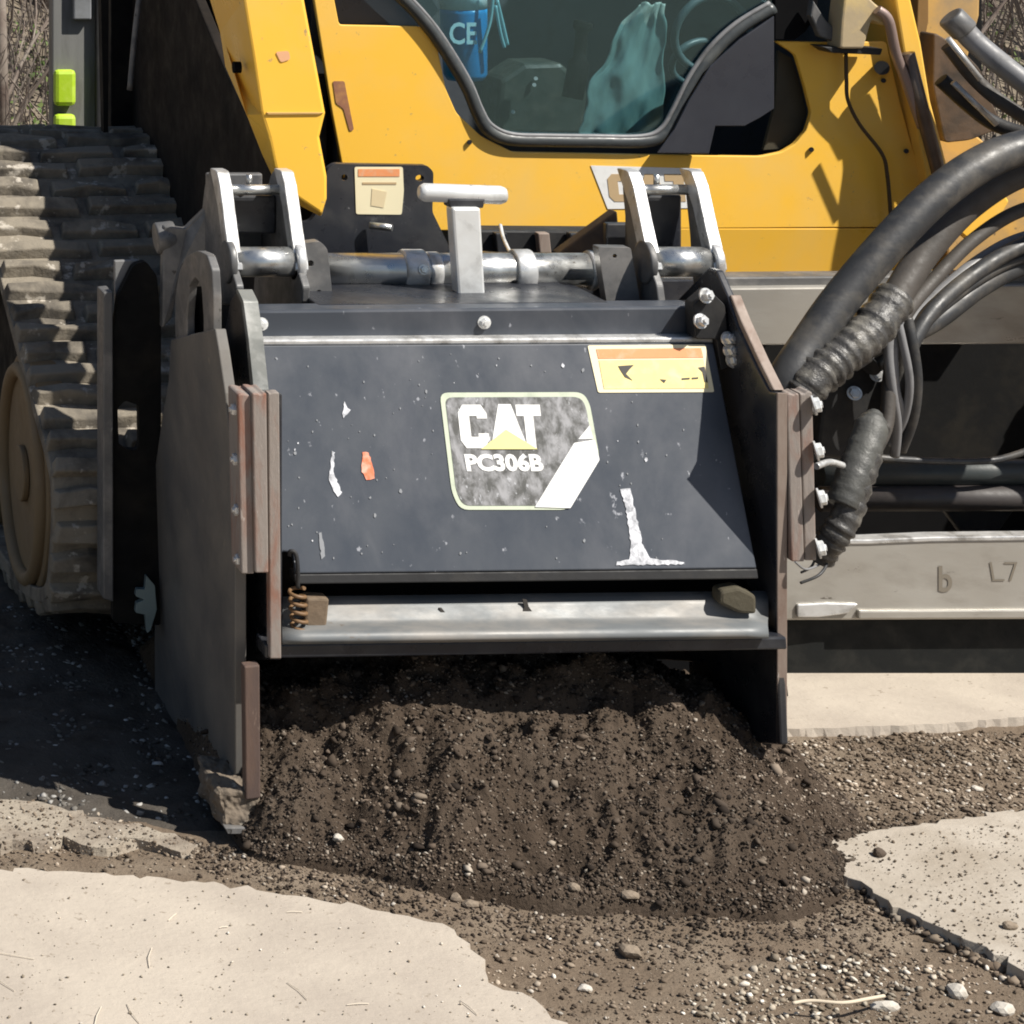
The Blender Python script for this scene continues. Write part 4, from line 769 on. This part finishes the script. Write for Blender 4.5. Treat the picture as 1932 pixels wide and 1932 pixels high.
tube('hose_sleeve', _c, [.006+.0185*min(1, i/9)+random.Random(i).uniform(-.0012, .0012) for i in range(len(_c))], mat('matte_grey_sleeve', (.060, .060, .056, 1), .5, c2=(.10, .10, .09, 1), amt=.5, scale=18, bump=.8, bscale=35), cpz, 20)
H('thin_hose', [(1712, 600, 3.93), (1722, 650, 3.92), (1730, 720, 3.92), (1722, 790, 3.93), (1700, 850, 3.95)], .0085, hose)
H('thin_hose', [(1682, 600, 3.92), (1676, 660, 3.91), (1682, 730, 3.91), (1692, 800, 3.93), (1688, 860, 3.95)], .0075, hoseG)
mb = prism('valve_manifold', [P(1560, 690, 3.98), P(1660, 680, 3.98), P(1690, 760, 3.98), P(1640, 800, 3.98), P(1600, 870, 3.98), P(1540, 860, 3.98)], (0, .10, 0), blkM, cpz, .006)
for x, y in ((1655, 707), (1612, 742)): put(bA, 'fitting', P(x, y, 3.975), (-.4, -1, .3), steel, cpz, x)
H('thin_hose', [(1540, 880, 3.7), (1565, 872, 3.72), (1590, 878, 3.74)], .005, worn)
H('thin_wire', [(1552, 1045, 3.75), (1560, 1062, 3.74), (1545, 1085, 3.72), (1510, 1100, 3.72)], .0022, hose)
H('thin_wire', [(1540, 1050, 3.75), (1530, 1070, 3.74), (1512, 1080, 3.72)], .0018, hose)
H('thin_wire', [(1500, 1060, 3.7), (1520, 1074, 3.72), (1545, 1066, 3.74)], .0016, hoseG)

front('frame_end_plate', [(2244, 505), (2290, 503), (2290, 1286), (2244, 1288)], 4.07, .26, greyS, cpz, .004)
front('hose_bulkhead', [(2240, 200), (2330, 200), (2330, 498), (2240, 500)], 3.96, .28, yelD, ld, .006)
# ------------------------------------------------------------------ things inside the cab
bt = thing('bottle', P(875, 262, 4.62), 'blue plastic bottle with a pale cyan shoulder behind the cab window', 'bottle')
b0 = P(878, 150, 4.62); b1 = P(872, -60, 4.62)
tube('bottle_body', [b0, b0.lerp(b1, .05), b0.lerp(b1, .60), b0.lerp(b1, .64)], [.034, .040, .043, .043], blue, bt, 28)
tube('bottle_shoulder', [b0.lerp(b1, .64), b0.lerp(b1, .85), b0.lerp(b1, 1)], [.0435, .0435, .03], cyan, bt, 28)
LPn = (P(878, 60, 4.575), Vector((0, -1, 0))); text_on('CE', 848, 900, 84, 42, .0, cyan, bt, LPn, 0, .02)
# crumpled teal film bag
bm = bmesh.new(); outl = lambda v: (1150-60*v+18*math.sin(v*9), 1262-10*v-10*math.sin(v*6))
R_ = []
nz1 = lambda u, v, q: float(fbm(np.array([u*2.1+q]), np.array([v*2.3+q]), 2)[0])
for i in range(60):
    v = i/59; row = []; xl = 1192-88*math.sin(min(1, v*1.15)*1.4)+70*nz1(0, v*2, 3); xr = 1256-16*v+50*nz1(0, v*2, 9)
    for j in range(40):
        u = j/39; x = xl+(xr-xl)*u; y = 6+250*v+14*nz1(u*2, 0, 5)
        row.append(bm.verts.new(P(x, y, 4.60+.035*nz1(u*1.2+v, v*.8-u, 1)+.022*abs(nz1(u*2.6+v, v, 7)))))
    R_.append(row)
for a_, b_ in zip(R_, R_[1:]):
    for j in range(39): bm.faces.new((a_[j], a_[j+1], b_[j+1], b_[j]))
ob = from_bm('plastic_bag', bm, teal, None, smooth=True); so = ob.modifiers.new('solid', 'SOLIDIFY'); so.thickness = .002
tag(ob, 'crumpled teal plastic bag hanging inside the cab behind the window', 'bag')
bm = bmesh.new()
for pts in ([(905, 100), (925, 40), (932, -30)], [(938, 0), (950, 50), (958, 85)], [(935, 10), (944, 60), (952, 90)]): add_tube(bm, spline([P(x, y, 4.56) for x, y in pts], 5), .0032, 8)
ob = from_bm('clear_film', bm, mat('pale_film', (.34, .55, .58, 1), .35, bump=0), None, smooth=True); tag(ob, 'twisted strip of pale plastic film beside the blue bottle', 'plastic film')

# ------------------------------------------------------------------ background: post, brush, saplings
pt = thing('utility_post', P(145, 240, 7.0)*Vector((1, 1, 0)), 'grey ribbed steel post with lime reflective bands behind the rubber track', 'post')
xa, xb = P(99, 0, 7).x, P(187, 0, 7).x
box('post_body', xa, xb, 7.0, 7.06, 0, 2.4, postm, pt, .004)
for u0, u1, z0, z1, mm in ((.04, .34, 1.02, 2.3, greyS), (.42, .80, .85, 2.3, mat('light_grey_rib', (.24, .25, .26, 1), .5, .2, c2=(.16, .16, .15, 1), amt=.4, scale=7)), (.90, 1.0, .4, 2.3, blkM)):
    box('post_rib', xa+(xb-xa)*u0, xa+(xb-xa)*u1, 6.975, 7.0, z0, z1, mm, pt, .004)
zz = lambda y: P(0, y, 6.97).z
for ya, yb in ((132, 200), (216, 250)): box('reflective_band', xa+.0, xa+(xb-xa)*.46, 6.965, 6.998, zz(yb), zz(ya), lime, pt, .012)
def limb(bm, p, d, L, r, dep, rg):
    pts = [p]; 
    for i in range(5): d = (d+Vector((rg.uniform(-.16, .16), rg.uniform(-.16, .16), rg.uniform(-.04, .10)))).normalized(); pts.append(pts[-1]+d*L/5)
    add_tube(bm, pts, [r*(1-.13*i) for i in range(6)], 7 if dep > 1 else 4)
    if dep:
        for q in range(4 if dep > 1 else 5):
            i = rg.randint(1, 5); dd = (d+Vector((rg.uniform(-.8, .8), rg.uniform(-.5, .5), rg.uniform(-.1, .5)))).normalized(); limb(bm, pts[i], dd, L*rg.uniform(.35, .6), r*.45, dep-1, rg)
sap = [(.9, 9.3, 'slender bare sapling left of the ribbed post'), (1.57, 9.2, 'bare grey sapling seen at the left picture edge above the track'), (1.68, 9.9, 'forked bare sapling just left of the ribbed post'), (1.98, 10.4, 'bare sapling behind the ribbed post'), (5.25, 9.4, 'bare sapling at the upper right beside the hoses'), (5.42, 10.2, 'thicker bare sapling at the far upper right edge'), (5.0, 10.8, 'bare sapling behind the yellow arm tower'), (6.1, 9.8, 'bare sapling right of the loader')]
for i, (x, y, lb_) in enumerate(sap):
    z0 = float(bank_h(np.array([x]), np.array([y]))[0]); tr_ = thing('bare_tree', (x, y, z0-.05), lb_, 'tree', 'bare saplings on the bank behind the loader'); rg = random.Random(i+40)
    bm = bmesh.new(); add_tube(bm, [Vector((x, y, z0-.05))+Vector((.03*math.sin(q*2+i), 0, q*.9)) for q in range(5)], [.030-.004*q for q in range(5)], 9); from_bm('trunk', bm, twig, tr_, True)
    bm = bmesh.new()
    for q in range(13): limb(bm, Vector((x, y, z0+.08+q*.16)), Vector((rg.uniform(-.8, .8), rg.uniform(-.4, .4), .8)).normalized(), rg.uniform(.35, .7), .010, 2, rg)
    from_bm('crown', bm, twig, tr_)
bm = bmesh.new(); rg = random.Random(77)
for i in range(2600):
    x = rg.uniform(.8, 2.6) if i % 2 else rg.uniform(4.2, 6.6); y = rg.uniform(8.9, 11.5); z = float(bank_h(np.array([x]), np.array([y]))[0])
    d = Vector((rg.gauss(0, .28), rg.gauss(0, .3), 1)).normalized(); L_ = rg.uniform(.25, .8); p0 = Vector((x, y, z-.03)); r_ = rg.uniform(.002, .006)
    add_tube(bm, [p0, p0+d*L_*.5+Vector((rg.gauss(0, .03), 0, 0)), p0+d*L_], [r_, r_*.8, r_*.3], 3)
tag(from_bm('brush', bm, twig), 'tangle of dry grey twigs covering the bank', 'brush', kind='stuff')
bm = bmesh.new()
for i in range(5200):
    x = rg.uniform(.8, 2.6) if i % 3 else rg.uniform(4.2, 6.6); y = rg.uniform(8.8, 10.2); z = float(bank_h(np.array([x]), np.array([y]))[0])+rg.random()**2*.16
    c = Vector((x, y, z)); u = Vector((rg.gauss(0, 1), rg.gauss(0, 1), rg.gauss(0, 1))).normalized()*rg.uniform(.006, .018); v = u.orthogonal()*.6
    bm.faces.new([bm.verts.new(c+u), bm.verts.new(c+v), bm.verts.new(c-u), bm.verts.new(c-v)])
tag(from_bm('green_undergrowth', bm, leafm), 'low green undergrowth at the foot of the brushy bank', 'undergrowth', kind='stuff')
